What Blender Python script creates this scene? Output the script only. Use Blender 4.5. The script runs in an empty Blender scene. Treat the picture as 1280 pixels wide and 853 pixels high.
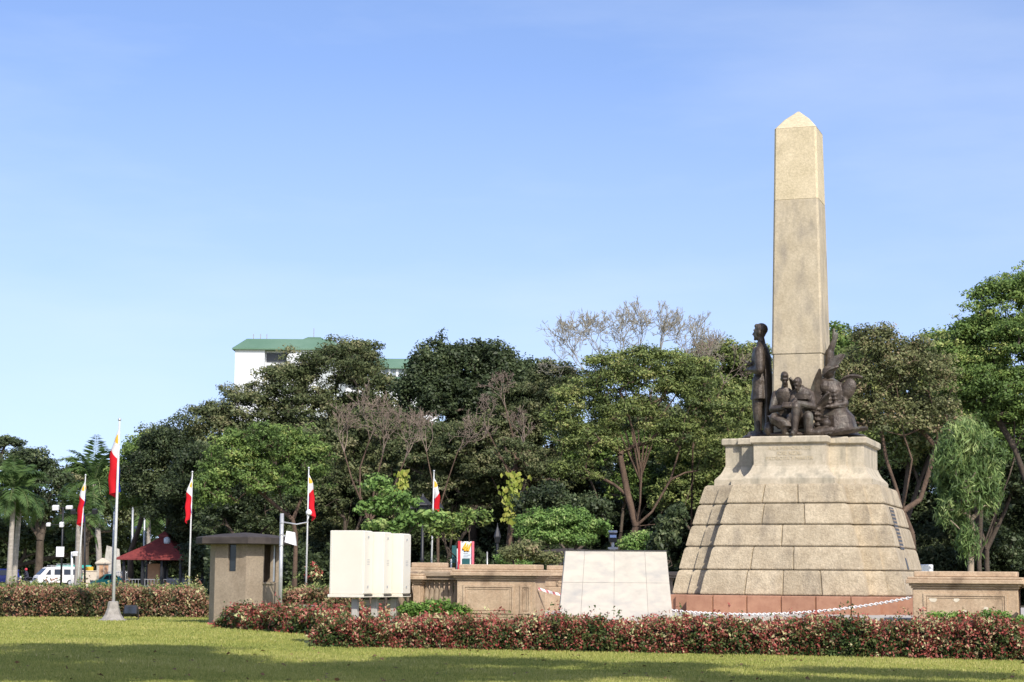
import bpy, bmesh, math, random
import numpy as np
from mathutils import Vector, Matrix

R = math.radians
random.seed(7)
scene = bpy.context.scene
C = scene.collection

# ------------------------------------------------------------------ camera
F_PX, W_PX, H_PX = 2400.0, 1280.0, 853.0
CAM_H, PITCH, ROLL = 1.6, math.atan((717 - 426.5) / 2400.0), R(0.42)
cam_d = bpy.data.cameras.new("camera")
cam = bpy.data.objects.new("camera", cam_d)
C.objects.link(cam)
cam_d.sensor_width = 36.0
cam_d.lens = 36.0 * F_PX / W_PX
cam_d.clip_start, cam_d.clip_end = 0.1, 5000
cam.matrix_world = (Matrix.Translation((0, 0, CAM_H)) @ Matrix.Rotation(math.pi / 2 + PITCH, 4, 'X')
                    @ Matrix.Rotation(ROLL, 4, 'Z'))
scene.camera = cam

# ------------------------------------------------------------------ sky and sun
SUN_AZ, SUN_EL = 23.0, 40.0          # degrees right of straight behind the viewer, above the horizon
sun_dir = Vector((math.sin(R(SUN_AZ)) * math.cos(R(SUN_EL)), -math.cos(R(SUN_AZ)) * math.cos(R(SUN_EL)), math.sin(R(SUN_EL))))
world = bpy.data.worlds.new("World")
scene.world = world
world.use_nodes = True
wn, wl = world.node_tree.nodes, world.node_tree.links
wn.clear()
sky = wn.new('ShaderNodeTexSky')
sky.sky_type = 'NISHITA'
sky.sun_disc = False
sky.sun_elevation = R(SUN_EL)
sky.sun_rotation = math.atan2(sun_dir.x, sun_dir.y)
sky.altitude = 0
sky.air_density, sky.dust_density, sky.ozone_density = 1.0, 1.3, 4.5
wbg = wn.new('ShaderNodeBackground')
wbg.inputs['Strength'].default_value = 0.15
wout = wn.new('ShaderNodeOutputWorld')
wtc = wn.new('ShaderNodeTexCoord')
wmp = wn.new('ShaderNodeMapping')
wmp.inputs['Location'].default_value = (0, 0, 0.11)
wl.new(wtc.outputs['Generated'], wmp.inputs[0])
wl.new(wmp.outputs[0], sky.inputs[0])
wtint = wn.new('ShaderNodeMixRGB')          # clear hazy tropical blue
wtint.blend_type = 'MULTIPLY'
wtint.inputs[0].default_value = 1.0
wtint.inputs[2].default_value = (1.20, 1.09, 1.14, 1)
wl.new(sky.outputs[0], wtint.inputs[1])
wcm = wn.new('ShaderNodeMapping')           # thin streaks of high cloud
wcm.inputs['Scale'].default_value = (1.6, 1.6, 7.0)
wcm.inputs['Rotation'].default_value = (0.0, 0.12, 0.0)
wl.new(wtc.outputs['Generated'], wcm.inputs[0])
wcn = wn.new('ShaderNodeTexNoise')
wcn.inputs['Scale'].default_value = 1.7
wcn.inputs['Detail'].default_value = 7
wcn.inputs['Roughness'].default_value = 0.55
wl.new(wcm.outputs[0], wcn.inputs['Vector'])
wcr = wn.new('ShaderNodeValToRGB')
wcr.color_ramp.elements[0].position, wcr.color_ramp.elements[0].color = 0.42, (0, 0, 0, 1)
wcr.color_ramp.elements[1].position, wcr.color_ramp.elements[1].color = 0.9, (.38, .38, .38, 1)
wl.new(wcn.outputs['Fac'], wcr.inputs[0])
wcl = wn.new('ShaderNodeMixRGB')
wcl.inputs[2].default_value = (4.6, 5.0, 5.6, 1)
wl.new(wcr.outputs[0], wcl.inputs[0])
wsep = wn.new('ShaderNodeSeparateXYZ')      # pale haze low over the horizon
wl.new(wtc.outputs['Generated'], wsep.inputs[0])
whr = wn.new('ShaderNodeValToRGB')
whr.color_ramp.elements[0].position, whr.color_ramp.elements[0].color = 0.0, (.45, .45, .45, 1)
whr.color_ramp.elements[1].position, whr.color_ramp.elements[1].color = 0.26, (0, 0, 0, 1)
wl.new(wsep.outputs['Z'], whr.inputs[0])
whz = wn.new('ShaderNodeMixRGB')
whz.inputs[2].default_value = (4.05, 4.45, 5.25, 1)
wl.new(whr.outputs[0], whz.inputs[0])
wl.new(wtint.outputs[0], whz.inputs[1])
wl.new(whz.outputs[0], wcl.inputs[1])
wl.new(wcl.outputs[0], wbg.inputs[0])
wl.new(wbg.outputs[0], wout.inputs[0])

sun_d = bpy.data.lights.new("sun", 'SUN')
sun_d.energy = 3.8
sun_d.angle = R(0.5)
sun_d.color = (1.0, 0.945, 0.86)
sun = bpy.data.objects.new("sun", sun_d)
C.objects.link(sun)
sun.rotation_euler = sun_dir.to_track_quat('Z', 'Y').to_euler()

scene.view_settings.view_transform = 'Standard'
scene.view_settings.look = 'None'
scene.view_settings.gamma = 1
scene.view_settings.exposure = 0.5
scene.render.engine = 'CYCLES'
scene.cycles.max_bounces = 8
scene.cycles.transparent_max_bounces = 8

# ------------------------------------------------------------------ measuring helpers
_c, _s, _rc, _rs = math.cos(PITCH), math.sin(PITCH), math.cos(ROLL), math.sin(ROLL)

def at(px, D, z=0.0):
    """world point at forward distance D and height z that stands in column px of the 1280 wide photograph"""
    dc = D * _c + (z - CAM_H) * _s
    v = ((z - CAM_H) * _c - D * _s) / dc
    u = ((px - 640) / F_PX - v * _rs) / _rc
    return Vector((u * dc, D, z))

def zat(px, py, D):
    """world point at forward distance D seen at pixel px, py"""
    up, vp = (px - 640) / F_PX, (426.5 - py) / F_PX
    u, v = up * _rc - vp * _rs, vp * _rc + up * _rs
    h = D * (v * _c + _s) / (_c - v * _s)
    dc = D * _c + h * _s
    return Vector((u * dc, D, h + CAM_H))

# ------------------------------------------------------------------ scene bookkeeping
def tag(o, label=None, cat=None, group=None, kind=None):
    if label: o['label'] = label
    if cat: o['category'] = cat
    if group: o['group'] = group
    if kind: o['kind'] = kind
    return o

def empty(name, label, cat, loc=(0, 0, 0), rz=0.0, group=None):
    o = bpy.data.objects.new(name, None)
    o.empty_display_size = 0.3
    C.objects.link(o)
    o.location = loc
    o.rotation_euler = (0, 0, rz)
    return tag(o, label, cat, group)

def link(name, me, mat, parent=None, smooth=False):
    o = bpy.data.objects.new(name, me)
    C.objects.link(o)
    if mat: me.materials.append(mat)
    if parent: o.parent = parent
    if smooth:
        me.polygons.foreach_set('use_smooth', [True] * len(me.polygons))
    return o

def copy_tree(o, parent=None):
    c = o.copy()
    C.objects.link(c)
    c.parent = parent
    for ch in list(o.children):
        copy_tree(ch, c)
    return c

class MB:
    """collects shapes and links them as ONE mesh object"""
    def __init__(self):
        self.v, self.f = [], []
    def add(self, vs, fs):
        k = len(self.v)
        self.v += [tuple(p) for p in vs]
        self.f += [tuple(i + k for i in q) for q in fs]
        return self
    def box(self, c, s, rz=0.0, bev=0.0, rx=0.0, ry=0.0):
        x, y, z = s[0] / 2, s[1] / 2, s[2] / 2
        M = Matrix.Translation(c) @ Matrix.Rotation(rz, 4, 'Z') @ Matrix.Rotation(ry, 4, 'Y') @ Matrix.Rotation(rx, 4, 'X')
        if bev <= 0:
            P = [M @ Vector(p) for p in ((-x, -y, -z), (x, -y, -z), (x, y, -z), (-x, y, -z), (-x, -y, z), (x, -y, z), (x, y, z), (-x, y, z))]
            return self.add(P, [(0, 3, 2, 1), (4, 5, 6, 7), (0, 1, 5, 4), (1, 2, 6, 5), (2, 3, 7, 6), (3, 0, 4, 7)])
        b = min(bev, x * .9, y * .9, z * .9)
        rings = []
        for zz, ins in ((-z, b), (-z + b, 0), (z - b, 0), (z, b)):
            xx, yy = x - ins, y - ins
            k = b
            rings.append([(-xx, -yy + k, zz), (-xx + k, -yy, zz), (xx - k, -yy, zz), (xx, -yy + k, zz), (xx, yy - k, zz), (xx - k, yy, zz), (-xx + k, yy, zz), (-xx, yy - k, zz)])
        return self.loft([[M @ Vector(p) for p in r] for r in rings])
    def loft(self, rings, cap=True, close=True):
        k = len(self.v)
        n = len(rings[0])
        for r in rings: self.v += [tuple(p) for p in r]
        for i in range(len(rings) - 1):
            for j in range(n if close else n - 1):
                a, b = k + i * n + j, k + i * n + (j + 1) % n
                self.f.append((a, b, b + n, a + n))
        if cap:
            self.f.append(tuple(k + j for j in reversed(range(n))))
            self.f.append(tuple(k + (len(rings) - 1) * n + j for j in range(n)))
        return self
    def tube(self, pts, rad, n=10):
        pts = [Vector(p) for p in pts]
        if not isinstance(rad, (list, tuple)): rad = [rad] * len(pts)
        rings, ref = [], None
        for i, p in enumerate(pts):
            t = (pts[min(i + 1, len(pts) - 1)] - pts[max(i - 1, 0)]).normalized()
            if ref is None:
                ref = Vector((1, 0, 0)) if abs(t.x) < .8 else Vector((0, 1, 0))
            a = (ref - t * ref.dot(t)).normalized()
            ref = a
            b = t.cross(a)
            rings.append([p + (a * math.cos(2 * math.pi * j / n) + b * math.sin(2 * math.pi * j / n)) * rad[i] for j in range(n)])
        return self.loft(rings)
    def lathe(self, c, prof, n=20):
        return self.loft([[(c[0] + r * math.cos(2 * math.pi * j / n), c[1] + r * math.sin(2 * math.pi * j / n), c[2] + z) for j in range(n)] for r, z in prof])
    def ell(self, c, r, n=12, m=8, M=None):
        rings = []
        for i in range(m + 1):
            th = -math.pi / 2 + math.pi * i / m
            rr = max(math.cos(th), .02)
            ring = [Vector((r[0] * rr * math.cos(2 * math.pi * j / n), r[1] * rr * math.sin(2 * math.pi * j / n), r[2] * math.sin(th))) for j in range(n)]
            if M: ring = [M @ p for p in ring]
            rings.append([p + Vector(c) for p in ring])
        return self.loft(rings)
    def cap(self, p, q, r1, r2, n=10):
        """tapered capsule"""
        p, q = Vector(p), Vector(q)
        t = (q - p)
        L = max(t.length, 1e-4)
        t = t / L
        pts, rad = [], []
        for k in (90, 60, 30, 0):
            pts.append(p - t * r1 * math.sin(R(k))); rad.append(max(r1 * math.cos(R(k)), .002))
        for k in (0, 30, 60, 90):
            pts.append(q + t * r2 * math.sin(R(k))); rad.append(max(r2 * math.cos(R(k)), .002))
        return self.tube(pts, rad, n)
    def mesh(self, name):
        me = bpy.data.meshes.new(name)
        me.from_pydata(self.v, [], self.f)
        me.update()
        return me
    def build(self, name, mat, parent=None, smooth=False):
        return link(name, self.mesh(name), mat, parent, smooth)

def sculpt(mb, voxel, smooth_it=4):
    """melts overlapping shapes into one continuous surface"""
    me = mb.mesh("tmp")
    o = bpy.data.objects.new("tmp", me)
    C.objects.link(o)
    m = o.modifiers.new("r", 'REMESH')
    m.mode = 'VOXEL'
    m.voxel_size = voxel
    m.use_smooth_shade = True
    s = o.modifiers.new("s", 'SMOOTH')
    s.factor, s.iterations = 0.5, smooth_it
    dg = bpy.context.evaluated_depsgraph_get()
    res = bpy.data.meshes.new_from_object(o.evaluated_get(dg))
    bpy.data.objects.remove(o)
    bpy.data.meshes.remove(me)
    return res

# ------------------------------------------------------------------ materials
def nodes_of(name):
    m = bpy.data.materials.new(name)
    m.use_nodes = True
    nt = m.node_tree
    return m, nt, nt.nodes['Principled BSDF'], nt.nodes['Material Output']

def ramp(nt, stops):
    r = nt.nodes.new('ShaderNodeValToRGB')
    e = r.color_ramp.elements
    while len(e) < len(stops): e.new(0.5)
    for el, (p, col) in zip(e, stops):
        el.position = p
        el.color = (*col, 1)
    return r

def mat_noise(name, c1, c2, scale=4.0, rough=0.8, bump=0.2, bscale=40.0, metal=0.0, c3=None, stretch=(1, 1, 1), spec=0.3, detail=8, bdist=0.02, stain=None, tint=False, grain=0.0):
    """base colour wanders between two or three colours, fine bump"""
    m, nt, b, out = nodes_of(name)
    N, L = nt.nodes, nt.links
    tc = N.new('ShaderNodeTexCoord')
    mp = N.new('ShaderNodeMapping')
    mp.inputs['Scale'].default_value = stretch
    L.new(tc.outputs['Object'], mp.inputs[0])
    n1 = N.new('ShaderNodeTexNoise')
    n1.inputs['Scale'].default_value = scale
    n1.inputs['Detail'].default_value = detail
    n1.inputs['Roughness'].default_value = 0.65
    L.new(mp.outputs[0], n1.inputs['Vector'])
    stops = [(0.34, c1), (0.66, c2)] if c3 is None else [(0.3, c1), (0.5, c2), (0.7, c3)]
    rp = ramp(nt, stops)
    L.new(n1.outputs['Fac'], rp.inputs[0])
    col = rp.outputs[0]
    if stain:
        ns = N.new('ShaderNodeTexNoise')
        ns.inputs['Scale'].default_value = stain[1]
        ns.inputs['Detail'].default_value = 6
        mps = N.new('ShaderNodeMapping')
        mps.inputs['Scale'].default_value = stain[2]
        L.new(tc.outputs['Object'], mps.inputs[0])
        L.new(mps.outputs[0], ns.inputs['Vector'])
        rs = ramp(nt, [(stain[3], (0, 0, 0)), (stain[4], (1, 1, 1))])
        L.new(ns.outputs['Fac'], rs.inputs[0])
        mx = N.new('ShaderNodeMixRGB')
        mx.inputs['Color2'].default_value = (*stain[0], 1)
        L.new(rs.outputs[0], mx.inputs['Fac'])
        L.new(col, mx.inputs['Color1'])
        col = mx.outputs[0]
    if tint:
        at_ = N.new('ShaderNodeAttribute')
        at_.attribute_name = 'tint'
        hs = N.new('ShaderNodeHueSaturation')
        mr = N.new('ShaderNodeMapRange')
        mr.inputs['To Min'].default_value, mr.inputs['To Max'].default_value = 0.9, 1.1
        L.new(at_.outputs['Fac'], mr.inputs['Value'])
        L.new(mr.outputs[0], hs.inputs['Value'])
        L.new(col, hs.inputs['Color'])
        col = hs.outputs[0]
    if grain:
        ng = N.new('ShaderNodeTexNoise')
        ng.inputs['Scale'].default_value = 16
        ng.inputs['Detail'].default_value = 5
        ng.inputs['Roughness'].default_value = .8
        L.new(tc.outputs['Object'], ng.inputs['Vector'])
        rg_ = ramp(nt, [(.36, (1 - grain,) * 3), (.64, (1 + grain * .75,) * 3)])
        L.new(ng.outputs['Fac'], rg_.inputs[0])
        mg = N.new('ShaderNodeMixRGB')
        mg.blend_type = 'MULTIPLY'
        mg.inputs[0].default_value = 1
        L.new(col, mg.inputs[1])
        L.new(rg_.outputs[0], mg.inputs[2])
        col = mg.outputs[0]
    L.new(col, b.inputs['Base Color'])
    b.inputs['Roughness'].default_value = rough
    b.inputs['Metallic'].default_value = metal
    b.inputs['Specular IOR Level'].default_value = spec
    if bump > 0:
        n2 = N.new('ShaderNodeTexNoise')
        n2.inputs['Scale'].default_value = bscale
        n2.inputs['Detail'].default_value = 4
        L.new(tc.outputs['Object'], n2.inputs['Vector'])
        bp = N.new('ShaderNodeBump')
        bp.inputs['Strength'].default_value = bump
        bp.inputs['Distance'].default_value = bdist
        L.new(n2.outputs['Fac'], bp.inputs['Height'])
        L.new(bp.outputs[0], b.inputs['Normal'])
    return m

def mat_leaf(name, stops, trans=0.28, rough=0.5, spec=0.3):
    m, nt, b, out = nodes_of(name)
    N, L = nt.nodes, nt.links
    a = N.new('ShaderNodeAttribute')
    a.attribute_name = 'tint'
    rp = ramp(nt, stops)
    L.new(a.outputs['Fac'], rp.inputs[0])
    L.new(rp.outputs[0], b.inputs['Base Color'])
    b.inputs['Roughness'].default_value = rough
    b.inputs['Specular IOR Level'].default_value = spec
    tr = N.new('ShaderNodeBsdfTranslucent')
    L.new(rp.outputs[0], tr.inputs[0])
    mx = N.new('ShaderNodeMixShader')
    mx.inputs[0].default_value = trans
    L.new(b.outputs[0], mx.inputs[1])
    L.new(tr.outputs[0], mx.inputs[2])
    L.new(mx.outputs[0], out.inputs[0])
    return m

def mat_plain(name, col, rough=0.5, metal=0.0, spec=0.5):
    return mat_noise(name, tuple(c * .88 for c in col), tuple(min(1, c * 1.1) for c in col), 6, rough, 0.05, 60, metal, spec=spec)

M = {}
M['granite'] = mat_noise('granite', (.335, .272, .180), (.46, .385, .265), 3.0, .9, .7, 24, bdist=.03, grain=.22, tint=True,
                         stain=((.185, .155, .115), 1.3, (1.3, 1.3, .35), .50, .74))
M['granite_fine'] = mat_noise('granite_fine', (.41, .352, .255), (.51, .445, .33), 2.5, .85, .3, 60, grain=.14, stain=((.24, .22, .165), 2.6, (1.4, 1.4, .25), .5, .74))
M['obelisk'] = mat_noise('obelisk_stone', (.39, .325, .22), (.495, .42, .295), 1.6, .88, .28, 26, bdist=.02, grain=.16,
                         stain=((.29, .25, .19), 2.6, (1.4, 1.4, .45), .47, .74))
M['obelisk_top'] = mat_noise('obelisk_top_stone', (.49, .41, .26), (.59, .495, .33), 1.6, .88, .28, 26, bdist=.02, grain=.18,
                             stain=((.36, .30, .19), 2.0, (1, 1, .4), .62, .85))
M['red_granite'] = mat_noise('red_granite', (.31, .155, .095), (.39, .21, .13), 5, .55, .05, 60, tint=True)
M['bronze'] = mat_noise('bronze', (.028, .021, .016), (.060, .045, .033), 5, .48, .6, 24, metal=.15, c3=(.125, .098, .075), spec=.4, bdist=.02,
                        stain=((.15, .145, .115), 3.5, (1, 1, .4), .54, .76))
M['gilt'] = mat_plain('gilt_letters', (.49, .41, .265), .6)
M['plaque'] = mat_noise('plaque_bronze', (.04, .035, .03), (.10, .085, .07), 12, .45, .3, 30, metal=.5)
M['marble'] = mat_noise('marble', (.51, .47, .40), (.62, .565, .475), 1.7, .45, .03, 50, c3=(.70, .615, .50), stretch=(1, 1, 2.2), tint=True, spec=.5,
                        stain=((.43, .415, .385), 1.6, (1.0, 1, 2.2), .48, .72))
M['dark_trim'] = mat_plain('dark_trim', (.05, .045, .045), .5)
M['sandstone'] = mat_noise('sandstone', (.385, .27, .17), (.53, .40, .265), 2.2, .9, .35, 50, grain=.18, stain=((.235, .165, .105), 2.6, (1, 1, .5), .54, .74))
M['sand_dark'] = mat_noise('weathered_sandstone', (.20, .15, .105), (.33, .26, .18), 3, .9, .35, 50)
M['plaster_patch'] = mat_plain('plaster_patch', (.66, .58, .44), .85)
M['stucco'] = mat_noise('stucco', (.24, .192, .135), (.305, .248, .178), 1.4, .92, .35, 120, grain=.2, stain=((.18, .135, .09), 1.4, (1, 1, .35), .56, .8))
M['stucco_dark'] = mat_noise('roof_edge', (.036, .029, .025), (.066, .054, .046), 3, .85, .2, 60)
M['cream'] = mat_noise('cream_paint', (.66, .615, .51), (.71, .665, .555), 1.3, .42, .02, 60, spec=.4, stain=((.66, .60, .46), 1.2, (1, 1, .3), .6, .9))
M['cream_door'] = mat_noise('cream_door_paint', (.72, .68, .57), (.76, .72, .61), 1.3, .4, .02, 60, spec=.4)
M['concrete'] = mat_noise('concrete', (.36, .34, .29), (.48, .455, .40), 4, .9, .3, 60, stain=((.2, .19, .16), 2.5, (1, 1, .6), .58, .8))
M['concrete_dark'] = mat_noise('old_concrete', (.22, .20, .175), (.36, .33, .285), 6, .92, .5, 40)
M['plaza'] = mat_noise('plaza_paving', (.38, .345, .295), (.47, .43, .37), 1.2, .85, .1, 40)
M['steel'] = mat_noise('galvanised_steel', (.42, .42, .41), (.55, .55, .54), 8, .42, .05, 60, metal=.5)
M['white_paint'] = mat_plain('white_paint', (.74, .74, .72), .4)
M['pole_paint'] = mat_plain('pole_paint', (.52, .52, .50), .45)
M['grey_paint'] = mat_plain('grey_paint', (.32, .33, .34), .5)
M['black'] = mat_plain('black_metal', (.02, .02, .022), .5)
M['glass'] = mat_plain('dark_glass', (.02, .025, .03), .08, spec=.6)
M['sky_reflection_glass'] = mat_plain('sky_reflection_glass', (.14, .24, .42), .12, spec=.7)  # blue of the reflected sky is put into the base colour
M['rubber'] = mat_plain('rubber', (.02, .02, .02), .8)
M['van_white'] = mat_plain('van_white', (.74, .72, .66), .3)
M['car_blue'] = mat_plain('car_blue', (.015, .03, .22), .3)
M['car_teal'] = mat_plain('car_teal', (.03, .32, .25), .4)
M['yellow'] = mat_plain('yellow_board', (.75, .42, .03), .5)
M['red_roof'] = mat_noise('red_roof', (.15, .03, .028), (.24, .05, .042), 5, .6, .1, 30)
M['red_paint'] = mat_plain('red_paint', (.55, .035, .05), .5)
M['pink_paint'] = mat_plain('pink_paint', (.72, .16, .2), .5)
M['teal_dark'] = mat_plain('dark_teal', (.015, .09, .09), .5)
M['pale_board'] = mat_plain('pale_board', (.62, .70, .74), .5)
M['orange_pillar'] = mat_plain('orange_pillar', (.62, .36, .2), .8)
M['beige_wall'] = mat_plain('beige_wall', (.60, .52, .40), .85)
M['bark'] = mat_noise('bark', (.055, .037, .026), (.15, .10, .068), 3, .95, .8, 14, stretch=(1, 1, .35), bdist=.05)
M['bark_dark'] = mat_noise('dark_bark', (.05, .038, .028), (.11, .085, .062), 3, .95, .8, 14, stretch=(1, 1, .35), bdist=.05)
M['bark_pale'] = mat_noise('pale_bark', (.26, .20, .14), (.40, .32, .235), 3, .9, .4, 14, stretch=(1, 1, .35))
M['palm_bark'] = mat_noise('palm_bark', (.28, .25, .21), (.40, .36, .31), 2, .9, .4, 14, stretch=(1, 1, 4))
M['twig_red'] = mat_noise('reddish_twigs', (.15, .115, .088), (.29, .225, .175), 3, .95, .2, 14)
M['twig_tan'] = mat_noise('tan_twigs', (.22, .20, .145), (.37, .34, .26), 3, .95, .2, 14)
M['tower_white'] = mat_plain('white_tower_wall', (.64, .65, .66), .8)
M['tower_grey'] = mat_plain('grey_tower_band', (.42, .45, .45), .8)
M['tower_green'] = mat_noise('green_roof', (.095, .175, .115), (.125, .21, .145), .2, .7, .05, 4)
M['tower_dark'] = mat_plain('dark_opening', (.05, .055, .06), .4)
M['shutter'] = mat_plain('window_band', (.25, .29, .32), .35)
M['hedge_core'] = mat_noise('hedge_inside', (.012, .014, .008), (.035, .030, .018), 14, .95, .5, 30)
M['person'] = mat_plain('dark_cloth', (.03, .03, .045), .8)
M['skin'] = mat_plain('skin', (.32, .19, .13), .6)

LEAF = {
 'olive':  [(0, (.028, .040, .012)), (.45, (.055, .070, .022)), (.8, (.095, .105, .036)), (1, (.14, .13, .055))],
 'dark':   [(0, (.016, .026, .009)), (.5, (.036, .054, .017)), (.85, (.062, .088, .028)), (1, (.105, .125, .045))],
 'bright': [(0, (.038, .070, .012)), (.45, (.075, .125, .020)), (.8, (.125, .185, .030)), (1, (.20, .225, .045))],
 'lime':   [(0, (.050, .10, .016)), (.5, (.095, .175, .026)), (.85, (.15, .24, .042)), (1, (.22, .28, .07))],
 'rain':   [(0, (.040, .058, .014)), (.4, (.078, .105, .021)), (.75, (.125, .155, .030)), (1, (.19, .185, .052))],
 'russet': [(0, (.044, .050, .018)), (.4, (.080, .092, .028)), (.75, (.125, .125, .042)), (1, (.19, .14, .07))],
 'willow': [(0, (.045, .080, .018)), (.5, (.085, .14, .030)), (.85, (.14, .20, .045)), (1, (.20, .25, .07))],
 'vine':   [(0, (.14, .20, .03)), (.5, (.28, .33, .055)), (1, (.46, .44, .11))],
 'palm':   [(0, (.030, .062, .014)), (.5, (.068, .125, .026)), (.85, (.115, .18, .04)), (1, (.19, .22, .075))],
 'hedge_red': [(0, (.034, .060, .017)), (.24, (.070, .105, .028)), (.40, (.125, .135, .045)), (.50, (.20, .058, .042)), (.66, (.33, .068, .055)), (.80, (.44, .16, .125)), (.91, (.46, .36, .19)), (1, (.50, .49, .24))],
 'hedge_mix': [(0, (.034, .050, .018)), (.28, (.085, .095, .034)), (.48, (.16, .105, .05)), (.66, (.27, .105, .075)), (.82, (.34, .19, .12)), (.93, (.38, .31, .15)), (1, (.42, .40, .20))],
 'ground_green': [(0, (.06, .12, .022)), (.6, (.15, .27, .05)), (1, (.26, .38, .09))],
 'grass':  [(0, (.13, .165, .036)), (.4, (.265, .295, .068)), (.72, (.40, .385, .11)), (1, (.57, .49, .22))],
}
def lift(stops, k, ds):
    out = []
    for p, c in stops:
        g = sum(c) / 3
        out.append((p, tuple(min(.9, (ch + (g - ch) * ds) * k) for ch in c)))
    return out
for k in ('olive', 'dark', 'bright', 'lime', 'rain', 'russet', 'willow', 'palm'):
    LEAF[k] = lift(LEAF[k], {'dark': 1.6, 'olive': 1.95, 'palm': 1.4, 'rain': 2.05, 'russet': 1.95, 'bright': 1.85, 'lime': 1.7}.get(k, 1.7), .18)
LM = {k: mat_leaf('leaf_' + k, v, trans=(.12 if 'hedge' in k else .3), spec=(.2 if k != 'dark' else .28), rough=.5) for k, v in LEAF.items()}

# ------------------------------------------------------------------ foliage helpers (numpy)
def unit(a):
    return a / np.maximum(np.linalg.norm(a, axis=-1, keepdims=True), 1e-9)

def leaf_mesh(name, P, axis, nrm, size, width, tint):
    """one small kite shaped, slightly folded face pair per leaf"""
    n = len(P)
    axis = unit(axis)
    side = unit(np.cross(nrm, axis))
    up = np.cross(axis, side)
    s = size[:, None]
    w = (size * width)[:, None]
    V = np.empty((n, 4, 3), np.float32)
    V[:, 0] = P - axis * s * .5
    V[:, 1] = P + side * w * .5 + up * s * .10 - axis * s * .04
    V[:, 2] = P + axis * s * .5 - up * s * .06
    V[:, 3] = P - side * w * .5 + up * s * .10 - axis * s * .04
    me = bpy.data.meshes.new(name)
    me.vertices.add(n * 4)
    me.vertices.foreach_set('co', V.reshape(-1))
    me.loops.add(n * 4)
    me.loops.foreach_set('vertex_index', np.arange(n * 4, dtype=np.int32))
    me.polygons.add(n)
    me.polygons.foreach_set('loop_start', np.arange(n, dtype=np.int32) * 4)
    me.polygons.foreach_set('loop_total', np.full(n, 4, np.int32))
    a = me.attributes.new('tint', 'FLOAT', 'POINT')
    a.data.foreach_set('value', np.repeat(np.clip(tint, 0, 1), 4).astype(np.float32))
    me.update()
    return me

def tubes_mesh(name, P0, P1, r0, r1, sides=5):
    """tapered sticks"""
    n = len(P0)
    t = unit(P1 - P0)
    ref = np.where(np.abs(t[:, :1]) < .8, np.array([[1., 0, 0]]), np.array([[0, 1., 0]]))
    a = unit(ref - t * np.sum(ref * t, 1, keepdims=True))
    b = np.cross(t, a)
    V = np.empty((n, 2, sides, 3), np.float32)
    for j in range(sides):
        d = a * math.cos(2 * math.pi * j / sides) + b * math.sin(2 * math.pi * j / sides)
        V[:, 0, j] = P0 + d * r0[:, None]
        V[:, 1, j] = P1 + d * r1[:, None]
    base = (np.arange(n, dtype=np.int32) * sides * 2)[:, None]
    quads = []
    for j in range(sides):
        k = (j + 1) % sides
        quads.append(np.concatenate([base + j, base + k, base + sides + k, base + sides + j], 1))
    Q = np.stack(quads, 1).reshape(-1)
    me = bpy.data.meshes.new(name)
    me.vertices.add(n * sides * 2)
    me.vertices.foreach_set('co', V.reshape(-1))
    me.loops.add(len(Q))
    me.loops.foreach_set('vertex_index', Q)
    me.polygons.add(n * sides)
    me.polygons.foreach_set('loop_start', np.arange(n * sides, dtype=np.int32) * 4)
    me.polygons.foreach_set('loop_total', np.full(n * sides, 4, np.int32))
    me.polygons.foreach_set('use_smooth', [True] * (n * sides))
    me.update()
    return me

def skeleton(root, forks, tips, r_base, rng, rmin=.018):
    """grows limbs from a trunk path and its forks to every leaf clump; thickness follows what each limb carries"""
    P, par = [np.array(root[0], float)], [-1]
    for p in root[1:]:
        P.append(np.array(p, float)); par.append(len(P) - 2)
    top = len(P) - 1
    first = max(1, top - 1)
    for path in forks:
        prev = top
        for p in path:
            P.append(np.array(p, float)); par.append(prev); prev = len(P) - 1
    order = np.argsort([np.linalg.norm(t - P[top]) for t in tips])
    for k in order:
        t = tips[k]
        A = np.array(P[first:])
        d = np.linalg.norm(A - t, axis=1) + np.maximum(0, A[:, 2] - t[2]) * 1.2
        j = int(np.argmin(d)) + first
        q = P[j]
        L = np.linalg.norm(t - q)
        nseg = 2 if L < 2 else 3
        prev = j
        for i in range(1, nseg + 1):
            f = i / nseg
            m = q + (t - q) * f + rng.normal(0, .07 * L, 3) * (f < 1)
            m[2] += .10 * L * math.sin(math.pi * f)
            P.append(m); par.append(prev); prev = len(P) - 1
    n = len(P)
    cnt = np.zeros(n)
    kids = np.zeros(n, int)
    for i in range(n - 1, 0, -1):
        if kids[i] == 0: cnt[i] += 1
        cnt[par[i]] += cnt[i]
        kids[par[i]] += 1
    r = np.maximum(rmin, r_base * (cnt / max(cnt[0], 1)) ** 0.55)
    P = np.array(P)
    i = np.arange(1, n)
    pp = np.array(par[1:])
    r_start = np.minimum(r[pp], r[i] * 1.35)
    trunk_n = len(root)
    r_start[:trunk_n - 1] = r[0] * np.linspace(1.0, .85, trunk_n)[:trunk_n - 1]
    r_end = r[i].copy()
    r_end[:trunk_n - 1] = r[0] * np.linspace(1.0, .85, trunk_n)[1:]
    r_start[0] *= 1.35
    return P[pp], P[i], r_start, r_end

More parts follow.
